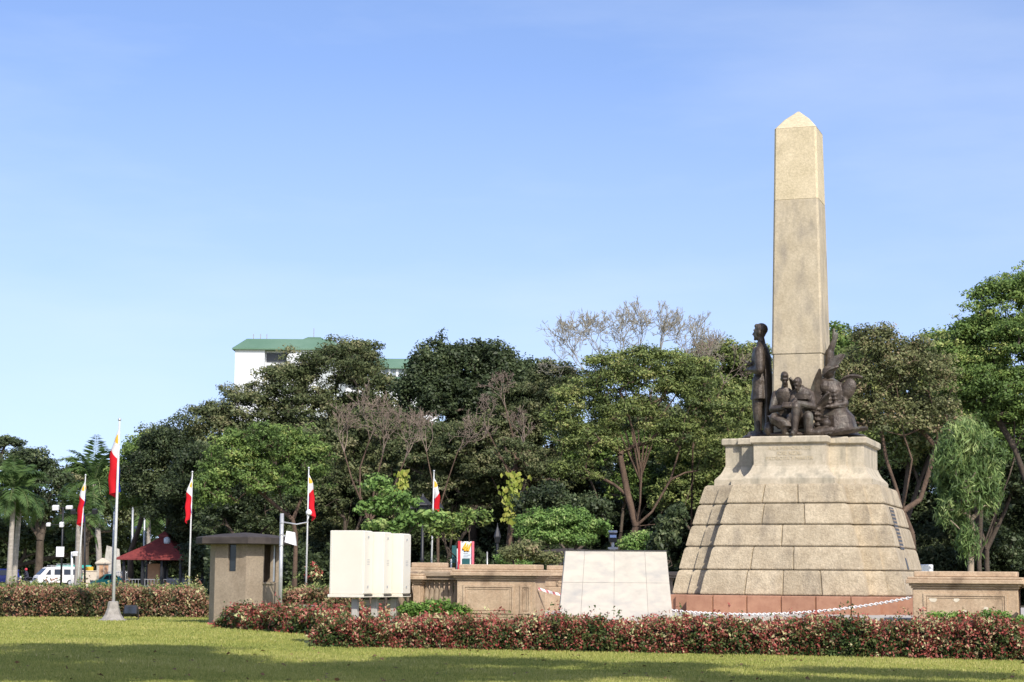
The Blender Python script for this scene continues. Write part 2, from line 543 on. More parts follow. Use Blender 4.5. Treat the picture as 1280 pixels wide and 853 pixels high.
def clumps_in(lobes, cr, rng, fill=1.0):
    """clump centres through a crown made of several lobes, most of them towards the outside"""
    out = []
    for (c, r) in lobes:
        k = max(3, int(fill * 1.15 * (r[0] * r[1] * r[2]) ** (2 / 3) / cr ** 2 * 6.5))
        d = unit(rng.normal(0, 1, (k, 3)))
        d[:, 2] = np.where(d[:, 2] < -.55, -d[:, 2] * .6, d[:, 2])
        rad = rng.uniform(.30, 1.0, k) ** .55
        rad *= rng.uniform(.76, 1.06, k) + (rng.random(k) < .16) * rng.uniform(.08, .28, k)
        out.append(np.array(c) + d * rad[:, None] * np.maximum(np.array(r) * 1.18 - cr * .45, cr * .3))
    return np.concatenate(out)

def clump_leaves(tips, cr, per, leaf, rng, flat=.62, droop=0.0, vjit=.5, width=.5, cshift=.16, tz=None):
    n = len(tips)
    R_ = cr * rng.uniform(.55, 1.3, n)
    cnt = np.maximum(6, (per * (R_ / cr) ** 2).astype(int))
    idx = np.repeat(np.arange(n), cnt)
    N = len(idx)
    d = unit(rng.normal(0, 1, (N, 3)))
    rad = rng.uniform(0, 1, N) ** .5 * 1.15
    off = d * rad[:, None] * R_[idx][:, None]
    off[:, 2] *= flat
    P = tips[idx] + off + rng.normal(0, .04, (N, 3))
    nrm = unit(d * .75 + np.array([.05, -.22, .42]) + rng.normal(0, vjit, (N, 3)))
    axis = rng.normal(0, 1, (N, 3))
    axis[:, 2] = axis[:, 2] * .6 - .25 - droop
    axis = unit(axis - nrm * np.sum(axis * nrm, 1, keepdims=True) * (1 - min(droop, .9)))
    size = leaf * rng.uniform(.6, 1.4, N) * rng.uniform(.75, 1.3, n)[idx]
    ctint = rng.normal(0, cshift, n)
    tint = .45 + ctint[idx] + rng.normal(0, .17, N) + .16 * np.sin(P[:, 0] * 1.15 + P[:, 1] * .6 + n) * np.sin(P[:, 2] * 1.05 + n * .7)
    return P, axis, nrm, size, np.full(N, width), tint

def make_tree(name, label, cat, base, lobes, leafmat, bark, r_base, fork_h, seed, cr=.75, per=110, leaf=.2, fill=1.0, flat=.62, droop=0.0,
              lean=(0, 0), nfork=4, group=None, forks=None, width=.5, root=None, cshift=.16):
    rng = np.random.default_rng(seed)
    base = np.array(base, float)
    cr, per, leaf, cshift = cr * .74, per * .92, leaf * .88, cshift * 1.5
    o = empty(name, label, cat, tuple(base), group=group)
    L = [(np.array(c) - base, np.array(r)) for c, r in lobes]
    tips = clumps_in(L, cr, rng, fill)
    if root is None:
        root = [(0, 0, -.15), (lean[0] * .35 + rng.normal(0, .05), lean[1] * .3, fork_h * .4), (lean[0] * .7, lean[1] * .7 + rng.normal(0, .06), fork_h * .75), (lean[0], lean[1], fork_h)]
    else:
        root = [tuple(np.array(p) - base) for p in root]
    if forks is None:
        top = np.array(root[-1])
        cs = np.array([c for c, _ in L])
        sel = rng.permutation(len(cs))[:nfork]
        forks = []
        for k in sel:
            tgt = cs[k] - np.array([0, 0, L[k][1][2] * .4])
            m1 = top + (tgt - top) * .35 + np.array([rng.normal(0, .25), rng.normal(0, .25), .25])
            m2 = top + (tgt - top) * .7 + rng.normal(0, .25, 3)
            forks.append([m1, m2, tgt])
    else:
        forks = [[np.array(p) - base for p in f] for f in forks]
    e = skeleton(root, forks, tips, r_base, rng)
    link('trunk', tubes_mesh('trunk', *e, sides=7), bark, o)
    link('crown', leaf_mesh('crown', *clump_leaves(tips, cr, per, leaf, rng, flat, droop, width=width, cshift=cshift)), leafmat, o)
    return o

def lob(px, py, rx, ry, D, dy=None):
    """a crown lobe given by its centre and half sizes as measured on the photograph, at distance D"""
    c = zat(px, py, D)
    m = D / F_PX
    return (tuple(c), (rx * m, (dy if dy else max(rx, ry) * .85) * m, ry * m))

def twig_tree(base, dirs, length, levels, r0, rng, spread=.55, shrink=.74, up=.12, nchild=(2, 4)):
    """bare recursive branching"""
    E = []
    def grow(p, d, L, r, lv):
        q = p
        dd = d
        ns = 2
        for i in range(ns):
            dd = dd + rng.normal(0, .14, 3)
            dd[2] += up * .5
            dd = dd / np.linalg.norm(dd)
            q2 = q + dd * L / ns
            ra, rb = r * (1 - .25 * i / ns), r * (1 - .25 * (i + 1) / ns)
            E.append((q, q2, ra, rb))
            q = q2
            if lv > 1 and i == 0 and rng.random() < .4:
                s = dd + rng.normal(0, spread * 1.2, 3)
                grow(q, s / np.linalg.norm(s), L * shrink * .8, r * .55, lv - 1)
        if lv > 0:
            for k in range(rng.integers(*nchild)):
                s = dd + rng.normal(0, spread, 3)
                s[2] += up
                grow(q, s / np.linalg.norm(s), L * shrink * rng.uniform(.8, 1.15), r * .62, lv - 1)
    for d in dirs:
        d = np.array(d, float)
        grow(np.array(base, float), d / np.linalg.norm(d), length, r0, levels)
    return (np.array([e[0] for e in E]), np.array([e[1] for e in E]), np.maximum(.011, np.array([e[2] for e in E])), np.maximum(.009, np.array([e[3] for e in E])))

def make_palm(name, label, base, height, n_frond, flen, seed, lean=0.0, r=.2, group=None):
    rng = np.random.default_rng(seed)
    o = empty(name, label, 'palm', tuple(base), group=group)
    mb = MB()
    mb.tube([(lean * (t ** 1.6), 0, -.1 + (height + .1) * t) for t in np.linspace(0, 1, 9)], [r * 1.45, r * 1.1, r, r, r * .95, r * .92, r * .9, r * .85, r * .7], 9)
    mb.build('trunk', M['palm_bark'], o, True)
    P, A, Nn, S, W, T = [], [], [], [], [], []
    top = np.array([lean, 0, height])
    for k in range(n_frond):
        az = 2 * math.pi * k * .381966 + rng.normal(0, .15)
        el = R(rng.uniform(-35, 82)) if k > 4 else R(rng.uniform(55, 85))
        h = np.array([math.cos(az), math.sin(az), 0])
        d = h * math.cos(el) + np.array([0, 0, math.sin(el)])
        p = top.copy()
        L = flen * rng.uniform(.8, 1.1)
        seg = 16
        tt = rng.normal(.45, .15)
        for i in range(seg):
            f = i / seg
            d = d + np.array([0, 0, -.14 * (0.35 + f)])
            d = d / np.linalg.norm(d)
            p = p + d * L / seg
            side = np.cross(d, np.array([0, 0, 1.0])); side = side / max(np.linalg.norm(side), 1e-6)
            ll = .95 * math.sin(math.pi * min(.97, .12 + f * .86)) * flen / 3
            P.append(p.copy()); A.append(d); Nn.append(np.cross(side, d)); S.append(L / seg * 1.4); W.append(.18); T.append(.95)
            for sg in (-1, 1):
                for q in range(3):
                    a = side * sg + d * .55 + np.array([0, 0, -.28 + rng.normal(0, .15)])
                    a = a / np.linalg.norm(a)
                    P.append(p + a * ll * .5 + d * L / seg * .34 * q); A.append(a); Nn.append(np.cross(a, d) * sg + rng.normal(0, .2, 3)); S.append(ll); W.append(.13); T.append(tt + rng.normal(0, .14))
    me = leaf_mesh('crown', np.array(P), np.array(A), np.array(Nn), np.array(S), np.array(W), np.array(T))
    link('crown', me, LM['palm'], o)
    return o

def hedge(name, label, path, depth, height, leafmat, n_per_m, leaf, seed, rough=.10, group=None):
    """clipped planting along a ground path; depth runs away from the viewer"""
    rng = np.random.default_rng(seed)
    path = [np.array(p, float) for p in path]
    o = empty(name, label, 'hedge', tuple(path[0]), group=group)
    o0 = path[0]
    segl = [np.linalg.norm(path[i + 1] - path[i]) for i in range(len(path) - 1)]
    tot = sum(segl)
    spr = 6
    N = int(tot * n_per_m / spr)
    s = rng.uniform(0, tot, N)
    cum = np.concatenate([[0], np.cumsum(segl)])
    k = np.clip(np.searchsorted(cum, s, side='right') - 1, 0, len(segl) - 1)
    PA = np.array(path)
    f = (s - cum[k]) / np.array(segl)[k]
    B = PA[k] + (PA[k + 1] - PA[k]) * f[:, None]
    dirv = unit(PA[k + 1] - PA[k])
    back = np.stack([-dirv[:, 1], dirv[:, 0], np.zeros(N)], 1)
    back *= np.sign(back[:, 1:2] + 1e-6)
    # bush-like bumps of the outline
    ph = rng.uniform(0, 6.28, 6)
    def patch_f(s_): return .16 * np.sin(s_ * 1.7 + ph[4]) * np.sin(s_ * .63 + ph[5]) + .10 * np.sin(s_ * 6.3 + ph[1])
    def bump(s_, t_):
        return (.5 * np.sin(s_ * 2.3 + ph[0] + t_) + .35 * np.sin(s_ * 4.9 + ph[1] - 2 * t_) + .3 * np.sin(s_ * 9.1 + ph[2] + 3 * t_) + .25 * np.sin(s_ * 17 + ph[3]))
    which = rng.random(N)
    t = np.where(which < .5, rng.beta(1, 7, N), rng.uniform(0, 1, N))
    zf = np.where(which < .5, rng.uniform(0.0, 1, N) ** 1.15, 1 - rng.beta(1, 6, N))
    h0_, h1_ = height if isinstance(height, tuple) else (height, height)
    hs_ = (h0_ + (h1_ - h0_) * s / tot) * np.minimum(1, np.minimum(.5 + s / .5, .5 + (tot - s) / .5))
    height = (h0_ + h1_) / 2
    hh = hs_ * (1 + rough * bump(s, t * 2))
    bulge = .10 * bump(s + 3.3, zf * 2) * depth * .5
    roundoff = np.maximum(0, zf - .7) ** 2 * 1.2 * depth * .35
    tt = t * depth + bulge * (1 - t) + roundoff * (t < .5)
    stray = (rng.random(N) < .09) * rng.uniform(0, .30, N) * height * (1 + .8 * np.sin(s * 5.1))
    P = B + back * tt[:, None]
    P[:, 2] += zf * hh + stray * (zf > .8)
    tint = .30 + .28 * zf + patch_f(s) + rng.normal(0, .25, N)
    rep_ = lambda a: np.repeat(a, spr, axis=0)
    P, back, zf, tint = rep_(P), rep_(back), rep_(zf), rep_(tint)
    N = N * spr
    P += rng.normal(0, leaf * .55, (N, 3)) * np.array([1, 1, 1.15])
    P[:, 2] = np.maximum(P[:, 2], .01)
    tint = tint + rng.normal(0, .09, N)
    nrm = unit(-back * .6 + np.array([0, 0, .6]) + rng.normal(0, .6, (N, 3)))
    ax = unit(rng.normal(0, 1, (N, 3)) + np.array([0, 0, .5]))
    size = leaf * rng.uniform(.55, 1.45, N)
    me = leaf_mesh('foliage', P - o0, ax, nrm, size, np.full(N, .52), tint)
    link('foliage', me, leafmat, o)
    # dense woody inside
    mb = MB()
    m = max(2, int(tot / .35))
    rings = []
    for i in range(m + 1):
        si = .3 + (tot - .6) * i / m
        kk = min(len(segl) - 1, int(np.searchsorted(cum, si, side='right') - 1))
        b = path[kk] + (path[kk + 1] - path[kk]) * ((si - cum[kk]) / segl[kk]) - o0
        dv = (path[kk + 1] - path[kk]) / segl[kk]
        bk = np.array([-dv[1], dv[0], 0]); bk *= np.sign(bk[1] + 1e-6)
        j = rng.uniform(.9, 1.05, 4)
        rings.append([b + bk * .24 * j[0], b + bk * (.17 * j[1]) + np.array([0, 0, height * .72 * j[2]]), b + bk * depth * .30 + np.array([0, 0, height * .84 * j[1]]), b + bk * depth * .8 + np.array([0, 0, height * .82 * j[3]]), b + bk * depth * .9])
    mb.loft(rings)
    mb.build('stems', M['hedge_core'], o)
    return o
# ================================================================== GROUND
def sheet(name, pts, z, mat, kind='structure'):
    mb = MB()
    mb.add([(p[0], p[1], z) for p in pts], [tuple(range(len(pts)))])
    return tag(mb.build(name, mat), kind=kind)

def grass_ground():
    m, nt, b, out = nodes_of('lawn_soil')
    N, L = nt.nodes, nt.links
    tc = N.new('ShaderNodeTexCoord')
    n1 = N.new('ShaderNodeTexNoise'); n1.inputs['Scale'].default_value = .35; n1.inputs['Detail'].default_value = 6
    n2 = N.new('ShaderNodeTexNoise'); n2.inputs['Scale'].default_value = 9; n2.inputs['Detail'].default_value = 5
    L.new(tc.outputs['Object'], n1.inputs['Vector']); L.new(tc.outputs['Object'], n2.inputs['Vector'])
    r1 = ramp(nt, [(.36, (.17, .20, .045)), (.52, (.26, .27, .07)), (.68, (.40, .34, .14))])
    r2 = ramp(nt, [(.3, (.6, .6, .6)), (.7, (1.25, 1.25, 1.25))])
    mx = N.new('ShaderNodeMixRGB'); mx.blend_type = 'MULTIPLY'; mx.inputs[0].default_value = 1
    L.new(n1.outputs['Fac'], r1.inputs[0]); L.new(n2.outputs['Fac'], r2.inputs[0])
    L.new(r1.outputs[0], mx.inputs[1]); L.new(r2.outputs[0], mx.inputs[2])
    L.new(mx.outputs[0], b.inputs['Base Color'])
    b.inputs['Roughness'].default_value = .95
    b.inputs['Specular IOR Level'].default_value = .1
    bp = N.new('ShaderNodeBump'); bp.inputs['Strength'].default_value = .6; bp.inputs['Distance'].default_value = .05
    L.new(n2.outputs['Fac'], bp.inputs['Height']); L.new(bp.outputs[0], b.inputs['Normal'])
    return m
M['lawn'] = grass_ground()
M['wood_floor'] = mat_noise('woodland_soil', (.035, .030, .020), (.07, .06, .035), 1.5, .95, .4, 12, c3=(.05, .065, .02))
M['asphalt'] = mat_noise('asphalt', (.045, .045, .046), (.065, .064, .062), 2, .9, .2, 60)

sheet('lawn', [(-900, -120), (900, -120), (900, 2600), (-900, 2600)], 0.0, M['lawn'])
sheet('woodland_ground', [(-14, 98), (-14, 76), (5, 68), (30, 62), (75, 62), (75, 172), (-60, 172), (-60, 128), (-30, 120)], 0.004, M['wood_floor'])
sheet('road', [(-300, 193), (300, 193), (300, 214), (-300, 214)], 0.008, M['asphalt'])
kb = MB(); kb.box((0, 192.8, .06), (600, .3, .15)); tag(kb.build('kerb', M['concrete']), kind='structure')
kb = MB()
for i in range(60): kb.box((-290 + i * 9.8, 203.5, .013), (3.2, .14, .004))
tag(kb.build('road_marking', M['white_paint']), kind='structure')

# ================================================================== MONUMENT
PHI = R(18.5)
PLAZA = 0.70
mon_at = at(1005, 48.7, PLAZA)
mex, mey = Vector((math.cos(PHI), -math.sin(PHI), 0)), Vector((math.sin(PHI), math.cos(PHI), 0))
def mw(x, y, z=0.0):
    return mon_at + mex * x + mey * y + Vector((0, 0, z))
def mz(py, px=985, off=2.0):
    return zat(px, py, 48.7 - off * math.cos(PHI)).z - PLAZA
def proj_px(p):
    dc = p[1] * _c + (p[2] - CAM_H) * _s
    u, v = p[0] / dc, ((p[2] - CAM_H) * _c - p[1] * _s) / dc
    return 640 + F_PX * (u * _rc + v * _rs)
def lx_at(px, ly, z=1.0):
    lo, hi = -60.0, 60.0
    for _ in range(50):
        mid = (lo + hi) / 2
        if proj_px(mw(mid, ly, z)) < px: lo = mid
        else: hi = mid
    return lo

mon = empty('obelisk_monument', 'tall pale stone obelisk on a stepped granite pedestal with gilt lettering', 'monument', mon_at, -PHI)
rng0 = np.random.default_rng(3)

def plus_ring(a, c, pf, ins, z, joints=()):
    """outline of a square with a shallow projecting face on every side, V joints cut into the projecting faces"""
    a, c, pf0 = a - ins, c - ins, pf - ins
    pts, tags = [], []
    for k in range(4):
        pf = pf0 if k % 2 == 0 else c + (pf0 - c) * .82
        aa = a if k % 2 == 0 else max(a, c - .10)          # the two flanks carry wider projections than front and back
        side = [((-c, -c), 0), ((-aa, -c), 0), ((-aa, -pf), 1)]
        for j, jx in enumerate(joints):
            g = .022
            side += [((jx * aa - g, -pf), 1 + j), ((jx * aa, -pf + .045), 9), ((jx * aa + g, -pf), 2 + j)]
        side += [((aa, -pf), 8), ((aa, -c), 0)]
        ca, sa = round(math.cos(k * math.pi / 2)), round(math.sin(k * math.pi / 2))
        pts += [(x * ca - y * sa, x * sa + y * ca, z) for (x, y), _ in side]
        tags += [t for _, t in side]
    return pts, tags

def add_tint(me, n_ring, n_lv, tags, rng):
    a = me.attributes.new('tint', 'FLOAT', 'FACE')
    vals = np.full(len(me.polygons), .5)
    ns = n_ring // 4
    rnd = rng.random((4, 16))
    for l in range(n_lv - 1):
        for j in range(n_ring):
            side = j // ns
            vals[l * n_ring + j] = rnd[side, tags[j % ns]]
    a.data.foreach_set('value', vals.astype(np.float32))

def lerp(a, b, t): return a + (b - a) * t
z_pl, z_c = mz(745, off=2.95), [mz(745, off=2.95), mz(713, off=2.8), mz(683.5, off=2.65), mz(656, off=2.5), mz(629.5, off=2.35), mz(604.8, off=2.2)]
# red granite plinth
tagsP = None
r0, tg = plus_ring(2.28, 2.66, 3.14, 0, -.02, (-.72, -.36, 0, .36, .72))
r1, _ = plus_ring(2.28, 2.66, 3.14, 0, z_pl - .02, (-.72, -.36, 0, .36, .72))
r2, _ = plus_ring(2.28, 2.66, 3.14, .02, z_pl, (-.72, -.36, 0, .36, .72))
mb = MB(); mb.loft([r0, r1, r2]); me = mb.mesh('plinth'); add_tint(me, len(r0), 3, tg[:len(r0) // 4], rng0)
link('plinth', me, M['red_granite'], mon)
JO = [(-.46, 0.0, .47), (-.43, .13), (-.04,), (-.36, .30), (-.40, .20)]
for i in range(5):
    zb, zt = z_c[i], z_c[i + 1]
    f0, f1 = i / 5, (i + 1) / 5
    def prm(f): return lerp(2.0, 1.31, f), lerp(2.42, 1.73, f), lerp(2.92, 2.23, f)
    lv = [(zb, .05, f0), (zb + .022, .05, f0), (zb + .026, .006, f0 + .006), (zb + .05, -.004, f0 + .014), (zt - .12, -.016, f1 - .036), (zt - .055, -.008, f1 - .015), (zt - .02, .012, f1 - .004), (zt, .05, f1)]
    rings = []
    for (z, ins, f) in lv:
        r, tg = plus_ring(*prm(f), ins, z, JO[i])
        rings.append(r)
    mb = MB(); mb.loft(rings); me = mb.mesh('stone_course'); add_tint(me, len(rings[0]), len(rings), tg[:len(rings[0]) // 4], rng0)
    link('stone_course', me, M['granite'], mon)
# pedestal with flared foot
z_f0, z_f1, z_d1 = z_c[5], mz(582, off=1.9), mz(554.5, off=1.85)
z_k = mz(545, off=1.9)
fl = []
for (f, h) in ((0, 0), (0, .30), (.05, .31), (.09, .36), (.30, .46), (.60, .62), (.82, .80), (.95, .95), (1.0, 1.0)):
    fl.append((lerp(1.13, .905, f), lerp(1.52, 1.31, f), lerp(2.06, 1.84, f), lerp(z_f0, z_f1, h)))
mb = MB()
rings = [plus_ring(a, c, pf, 0, z)[0] for a, c, pf, z in fl] + [plus_ring(.905, 1.31, 1.84, 0, z_f1 + .02)[0], plus_ring(.905, 1.31, 1.84, .02, z_f1 + .03)[0], plus_ring(.905, 1.31, 1.84, .02, z_d1)[0]]
mb.loft(rings)
ped = mb.build('pedestal', M['granite_fine'], mon)
mb = MB()
mb.loft([plus_ring(.955, 1.37, 1.9, i, z)[0] for i, z in ((.05, z_d1), (.0, z_d1 + .035), (.0, z_k - .03), (.02, z_k))])
mb.build('cornice', M['granite_fine'], mon)
# obelisk shaft in three lengths and a pointed cap
def sq(h, z, bev=.05):
    b = bev
    return [(-h, -h + b, z), (-h + b, -h, z), (h - b, -h, z), (h, -h + b, z), (h, h - b, z), (h - b, h, z), (-h + b, h, z), (-h, h - b, z)]
z_o = [z_k, mz(442, 1000, .65), mz(249, 1000, .6), mz(159.5, 1000, .55)]
z_ap = mz(140, 999, 0)
hw = lambda z: lerp(.685, .538, (z - z_o[0]) / (z_o[3] - z_o[0]))
for i in range(3):
    a, b = z_o[i], z_o[i + 1]
    ins = .02 if i == 0 else 0
    mb = MB()
    mb.loft([sq(hw(a) - ins - (.006 if i else 0), a), sq(hw(a + .01) - ins, a + .012), sq(hw(b) - ins, b - .014), sq(hw(b) - ins - .012, b)])
    mb.build('shaft', M['obelisk_top'] if i == 2 else M['obelisk'], mon)
mb = MB()
mb.loft([sq(hw(z_o[3]) + .0, z_o[3]), sq(hw(z_o[3]) * .60, lerp(z_o[3], z_ap, .5), .03), sq(.02, z_ap, .005)])
mb.build('pointed_cap', M['obelisk_top'], mon)
# gilt inscription on the front of the pedestal
ins_me = MB()
def text_mesh(body, size, extrude=.004, align='CENTER', spacing=1.0):
    cu = bpy.data.curves.new('t', 'FONT')
    cu.body, cu.size, cu.extrude, cu.align_x = body, size, extrude, align
    cu.resolution_u = 2
    cu.space_line = spacing
    o = bpy.data.objects.new('t', cu)
    C.objects.link(o)
    dg = bpy.context.evaluated_depsgraph_get()
    me = bpy.data.meshes.new_from_object(o.evaluated_get(dg))
    bpy.data.objects.remove(o)
    return me
tm = text_mesh("A LA MEMORIA DE\nJOSE RIZAL\nPATRIOTA Y MARTIR", .125, .004)
tm.transform(Matrix.Translation((0, -1.826, lerp(z_f1, z_d1, .72))) @ Matrix.Rotation(math.pi / 2, 4, 'X'))
link('inscription', tm, M['gilt'], ped)
# bronze plaques leaning on the right hand face
def face_pt(f, ly, out):
    pf = lerp(2.42, 1.73, f) + .50 * .82
    z = lerp(z_c[0], z_c[5], f)
    return Vector((pf + out, ly, z))
pq = MB()
pq.loft([[face_pt(f, y, o) for y, o in ((-1.15, -.01), (-1.15, .035), (-.42, .035), (-.42, -.01))] for f in (.42, .80)])
plq = pq.build('plaque', M['plaque'], mon)
bars = MB()
for k in range(11):
    f = .44 + k * .0335
    bars.loft([[face_pt(f + d, y, o) for y, o in ((-1.10, .03), (-1.10, .042), (-.47, .042), (-.47, .03))] for d in (0, .014)])
bars.build('relief_band', M['sand_dark'], plq)
pq = MB()
pq.loft([[face_pt(f, y, o) for y, o in ((-.85, -.01), (-.85, .03), (-.55, .03), (-.55, -.01))] for f in (.24, .36)])
pq.build('plaque', M['plaque'], mon)

# ------------------------------------------------------------------ bronze figures on the pedestal
ZT = z_k
def bronze(name, label, mb, voxel=.02, it=3, sc=1.0, dx=0.0, sx=None):
    me = sculpt(mb, voxel, it)
    me.transform(Matrix.Diagonal((sx or lerp(1, sc, .25), lerp(1, sc, .4), sc, 1)))
    o = link(name, me, M['bronze'])
    o.location = mw(dx, 0, ZT)
    o.rotation_euler = (0, 0, -PHI)
    return tag(o, label, 'statue', 'bronze figures around the obelisk')

def head(mb, c, f, s=1.0, hair=True):
    """c: centre of the skull, f: unit facing direction (may tilt down)"""
    f = Vector(f).normalized()
    side = f.cross(Vector((0, 0, 1))).normalized()
    up = side.cross(f)
    c = Vector(c)
    Mx = Matrix((side, f, up)).transposed()
    mb.ell(c, (.115 * s, .14 * s, .155 * s), 14, 10, Mx)
    mb.ell(c + f * .055 * s - up * .085 * s, (.085 * s, .095 * s, .10 * s), 12, 8, Mx)
    mb.cap(c + f * .125 * s + up * .01 * s, c + f * .158 * s - up * .05 * s, .016 * s, .026 * s, 8)          # nose
    mb.cap(c + f * .125 * s + up * .035 * s - side * .06 * s, c + f * .125 * s + up * .035 * s + side * .06 * s, .022 * s, .022 * s, 8)  # brow
    mb.cap(c + f * .135 * s - up * .10 * s - side * .03 * s, c + f * .135 * s - up * .10 * s + side * .03 * s, .016 * s, .016 * s, 8)   # lips
    mb.ell(c + f * .12 * s - up * .155 * s, (.04 * s, .035 * s, .03 * s), 8, 6, Mx)                                   # chin
    for sg in (-1, 1):
        mb.ell(c + side * sg * .12 * s - up * .02 * s, (.02 * s, .035 * s, .05 * s), 8, 6, Mx)                        # ears
    if hair:
        mb.ell(c - f * .03 * s + up * .05 * s, (.135 * s, .15 * s, .135 * s), 14, 8, Mx)
        mb.ell(c + f * .07 * s + up * .125 * s, (.09 * s, .06 * s, .05 * s), 10, 6, Mx)
    else:
        mb.ell(c - f * .02 * s + up * .05 * s, (.122 * s, .14 * s, .125 * s), 14, 8, Mx)

def hand(mb, w, d, n, s=1.0, curl=.5):
    """w: wrist, d: direction of the fingers, n: direction the back of the hand faces"""
    w, d, n = Vector(w), Vector(d).normalized(), Vector(n).normalized()
    sd = d.cross(n).normalized()
    mb.cap(w, w + d * .10 * s, .045 * s, .052 * s, 8)
    for k, L in enumerate((.085, .10, .095, .075)):
        b = w + d * .12 * s + sd * (k - 1.5) * .034 * s
        m = b + (d * (1 - curl * .4) - n * curl * .5).normalized() * L * .6 * s
        e = m + (d * (1 - curl) - n * curl).normalized() * L * .55 * s
        mb.cap(b, m, .018 * s, .016 * s, 6); mb.cap(m, e, .016 * s, .013 * s, 6)
    b = w + d * .04 * s + sd * .055 * s
    mb.cap(b, b + (d * .6 + sd * .6 - n * .4).normalized() * .09 * s, .022 * s, .016 * s, 6)

# --- the standing man, facing the outer left side, book in hands, long overcoat
mb = MB()
X0 = -.99
def sp(f, l, z): return (X0 - f * .84, -l, z)      # f: forward, l: to his left (towards the viewer), z: up
mb.ell(sp(0.05, .06, .08), (.46, .62, .10), 16, 6)                                             # rock under the feet
for sg, fo in ((1, .10), (-1, -.06)):
    mb.cap(sp(fo * .4, sg * .16, 1.42), sp(fo * .9 + .02, sg * .17, .80), .19, .135)         # thigh
    mb.cap(sp(fo * .9 + .02, sg * .17, .80), sp(fo - .02, sg * .18, .22), .135, .088)        # calf
    mb.cap(sp(fo - .05, sg * .18, .19), sp(fo + .24, sg * .21, .17), .085, .058)              # shoe
def ring_ell(cx_f, cy_l, z, rf, rl, n=20, ph=0, wav=0):
    return [sp(cx_f + (rf + wav * math.sin(5 * t + ph)) * math.cos(t), cy_l + (rl + wav * math.sin(5 * t + ph)) * math.sin(t), z) for t in [2 * math.pi * k / n for k in range(n)]]
mb.loft([ring_ell(.02, 0, .98, .31, .38, wav=.018), ring_ell(.02, 0, 1.15, .285, .355, wav=.012), ring_ell(.02, 0, 1.42, .25, .315), ring_ell(.01, 0, 1.62, .225, .29), ring_ell(.02, 0, 1.80, .245, .315), ring_ell(.03, 0, 2.02, .26, .36), ring_ell(.01, 0, 2.18, .22, .36), ring_ell(-.01, 0, 2.28, .13, .22), ring_ell(0, 0, 2.34, .10, .12)])   # coat
mb.loft([ring_ell(-.22, 0, .12, .12, .36, wav=.025), ring_ell(-.22, 0, .7, .11, .34, wav=.02, ph=.6), ring_ell(-.19, 0, 1.4, .11, .32, wav=.012), ring_ell(-.14, 0, 2.0, .12, .33), ring_ell(-.10, 0, 2.2, .10, .24)])   # long overcoat falling behind
for sg in (1, -1):
    sh, el = sp(.0, sg * .34, 2.10), sp(-.03 if sg > 0 else .02, sg * .44, 1.66)
    wr = sp(.29, sg * .16, 1.70) if sg > 0 else sp(.28, sg * .15, 1.82)
    mb.cap(sh, el, .135, .115); mb.cap(el, wr, .115, .075)
    hand(mb, wr, (-1, sg * .7, .15), (0, -sg * .5, 1), 1.05)
mb.cap(sp(.0, 0, 2.30), sp(.03, 0, 2.46), .10, .09)
mb.loft([ring_ell(.02, 0, 2.26, .155, .17, 12), ring_ell(.03, 0, 2.36, .125, .135, 12)])       # collar
head(mb, sp(.05, 0, 2.61), (-1, .0, -.02), 1.12)
mb.box(sp(.39, 0, 1.86), (.18, .28, .06), ry=.5)                                             # book
for sg in (1, -1):                                                                              # lapels
    mb.cap(sp(.22, sg * .10, 2.22), sp(.30, sg * .07, 1.75), .035, .03, 6)
bronze('standing_statue', 'dark bronze man standing in a long overcoat, back to the obelisk, holding a book', mb, .0145, 1, 1.085)

# --- two boys sitting on the front ledge, heads together over a book
mb = MB()
mb.ell((-.25, -1.22, .06), (.62, .42, .09), 18, 6)
def boy(cx, cy, hx, hz, lean, s=1.0, f=(.1, -1, -.55), bald=True):
    # pelvis, torso
    mb.loft([[(cx + rx * math.cos(t), cy + dy + ry * math.sin(t), z) for t in [2 * math.pi * k / 16 for k in range(16)]] for z, rx, ry, dy in
             ((.22, .24, .22, .10), (.42, .26, .23, .10), (.66, .24, .20, .06), (.92, .285, .20, 0.0), (1.06, .27, .17, -.04), (1.15, .15, .12, -.06))])
    mb.cap((cx, cy - .05, 1.12), (hx, cy - .13, hz - .12), .10, .085)
    head(mb, (hx, cy - .19, hz), f, .86 * s, hair=True)
boy(-.40, -1.12, -.36, 1.36, 0, f=(.35, -1, -.6))
boy(.10, -1.16, .02, 1.22, 0, f=(-.5, -1, -.55))
# left boy: legs folded, arm across
mb.cap((-.52, -1.12, .36), (-.62, -1.56, .42), .17, .135); mb.cap((-.62, -1.56, .42), (-.30, -1.62, .20), .125, .09)
mb.cap((-.28, -1.12, .36), (-.10, -1.58, .44), .17, .13); mb.cap((-.10, -1.58, .44), (-.32, -1.60, .14), .12, .085)
mb.cap((-.66, -1.12, 1.00), (-.72, -1.30, .66), .11, .095); mb.cap((-.72, -1.30, .66), (-.34, -1.56, .66), .095, .065); hand(mb, (-.34, -1.56, .66), (1, -.1, .1), (0, -.4, 1), 1.0)
mb.cap((-.14, -1.12, 1.00), (-.10, -1.38, .74), .105, .09); mb.cap((-.10, -1.38, .74), (-.26, -1.58, .70), .085, .062)
mb.box((-.20, -1.62, .72), (.34, .24, .05), rx=.5)
# the long cloth over his knees and the bundle beside him
mb.loft([[(x + r * math.cos(t), y + r * .7 * math.sin(t), z) for t in [2 * math.pi * k / 12 for k in range(12)]] for x, y, z, r in ((-.70, -1.42, .50, .16), (-.55, -1.58, .44, .20), (-.40, -1.62, .36, .22), (-.25, -1.60, .22, .22))])
mb.ell((-.80, -1.38, .20), (.14, .15, .16), 12, 8)
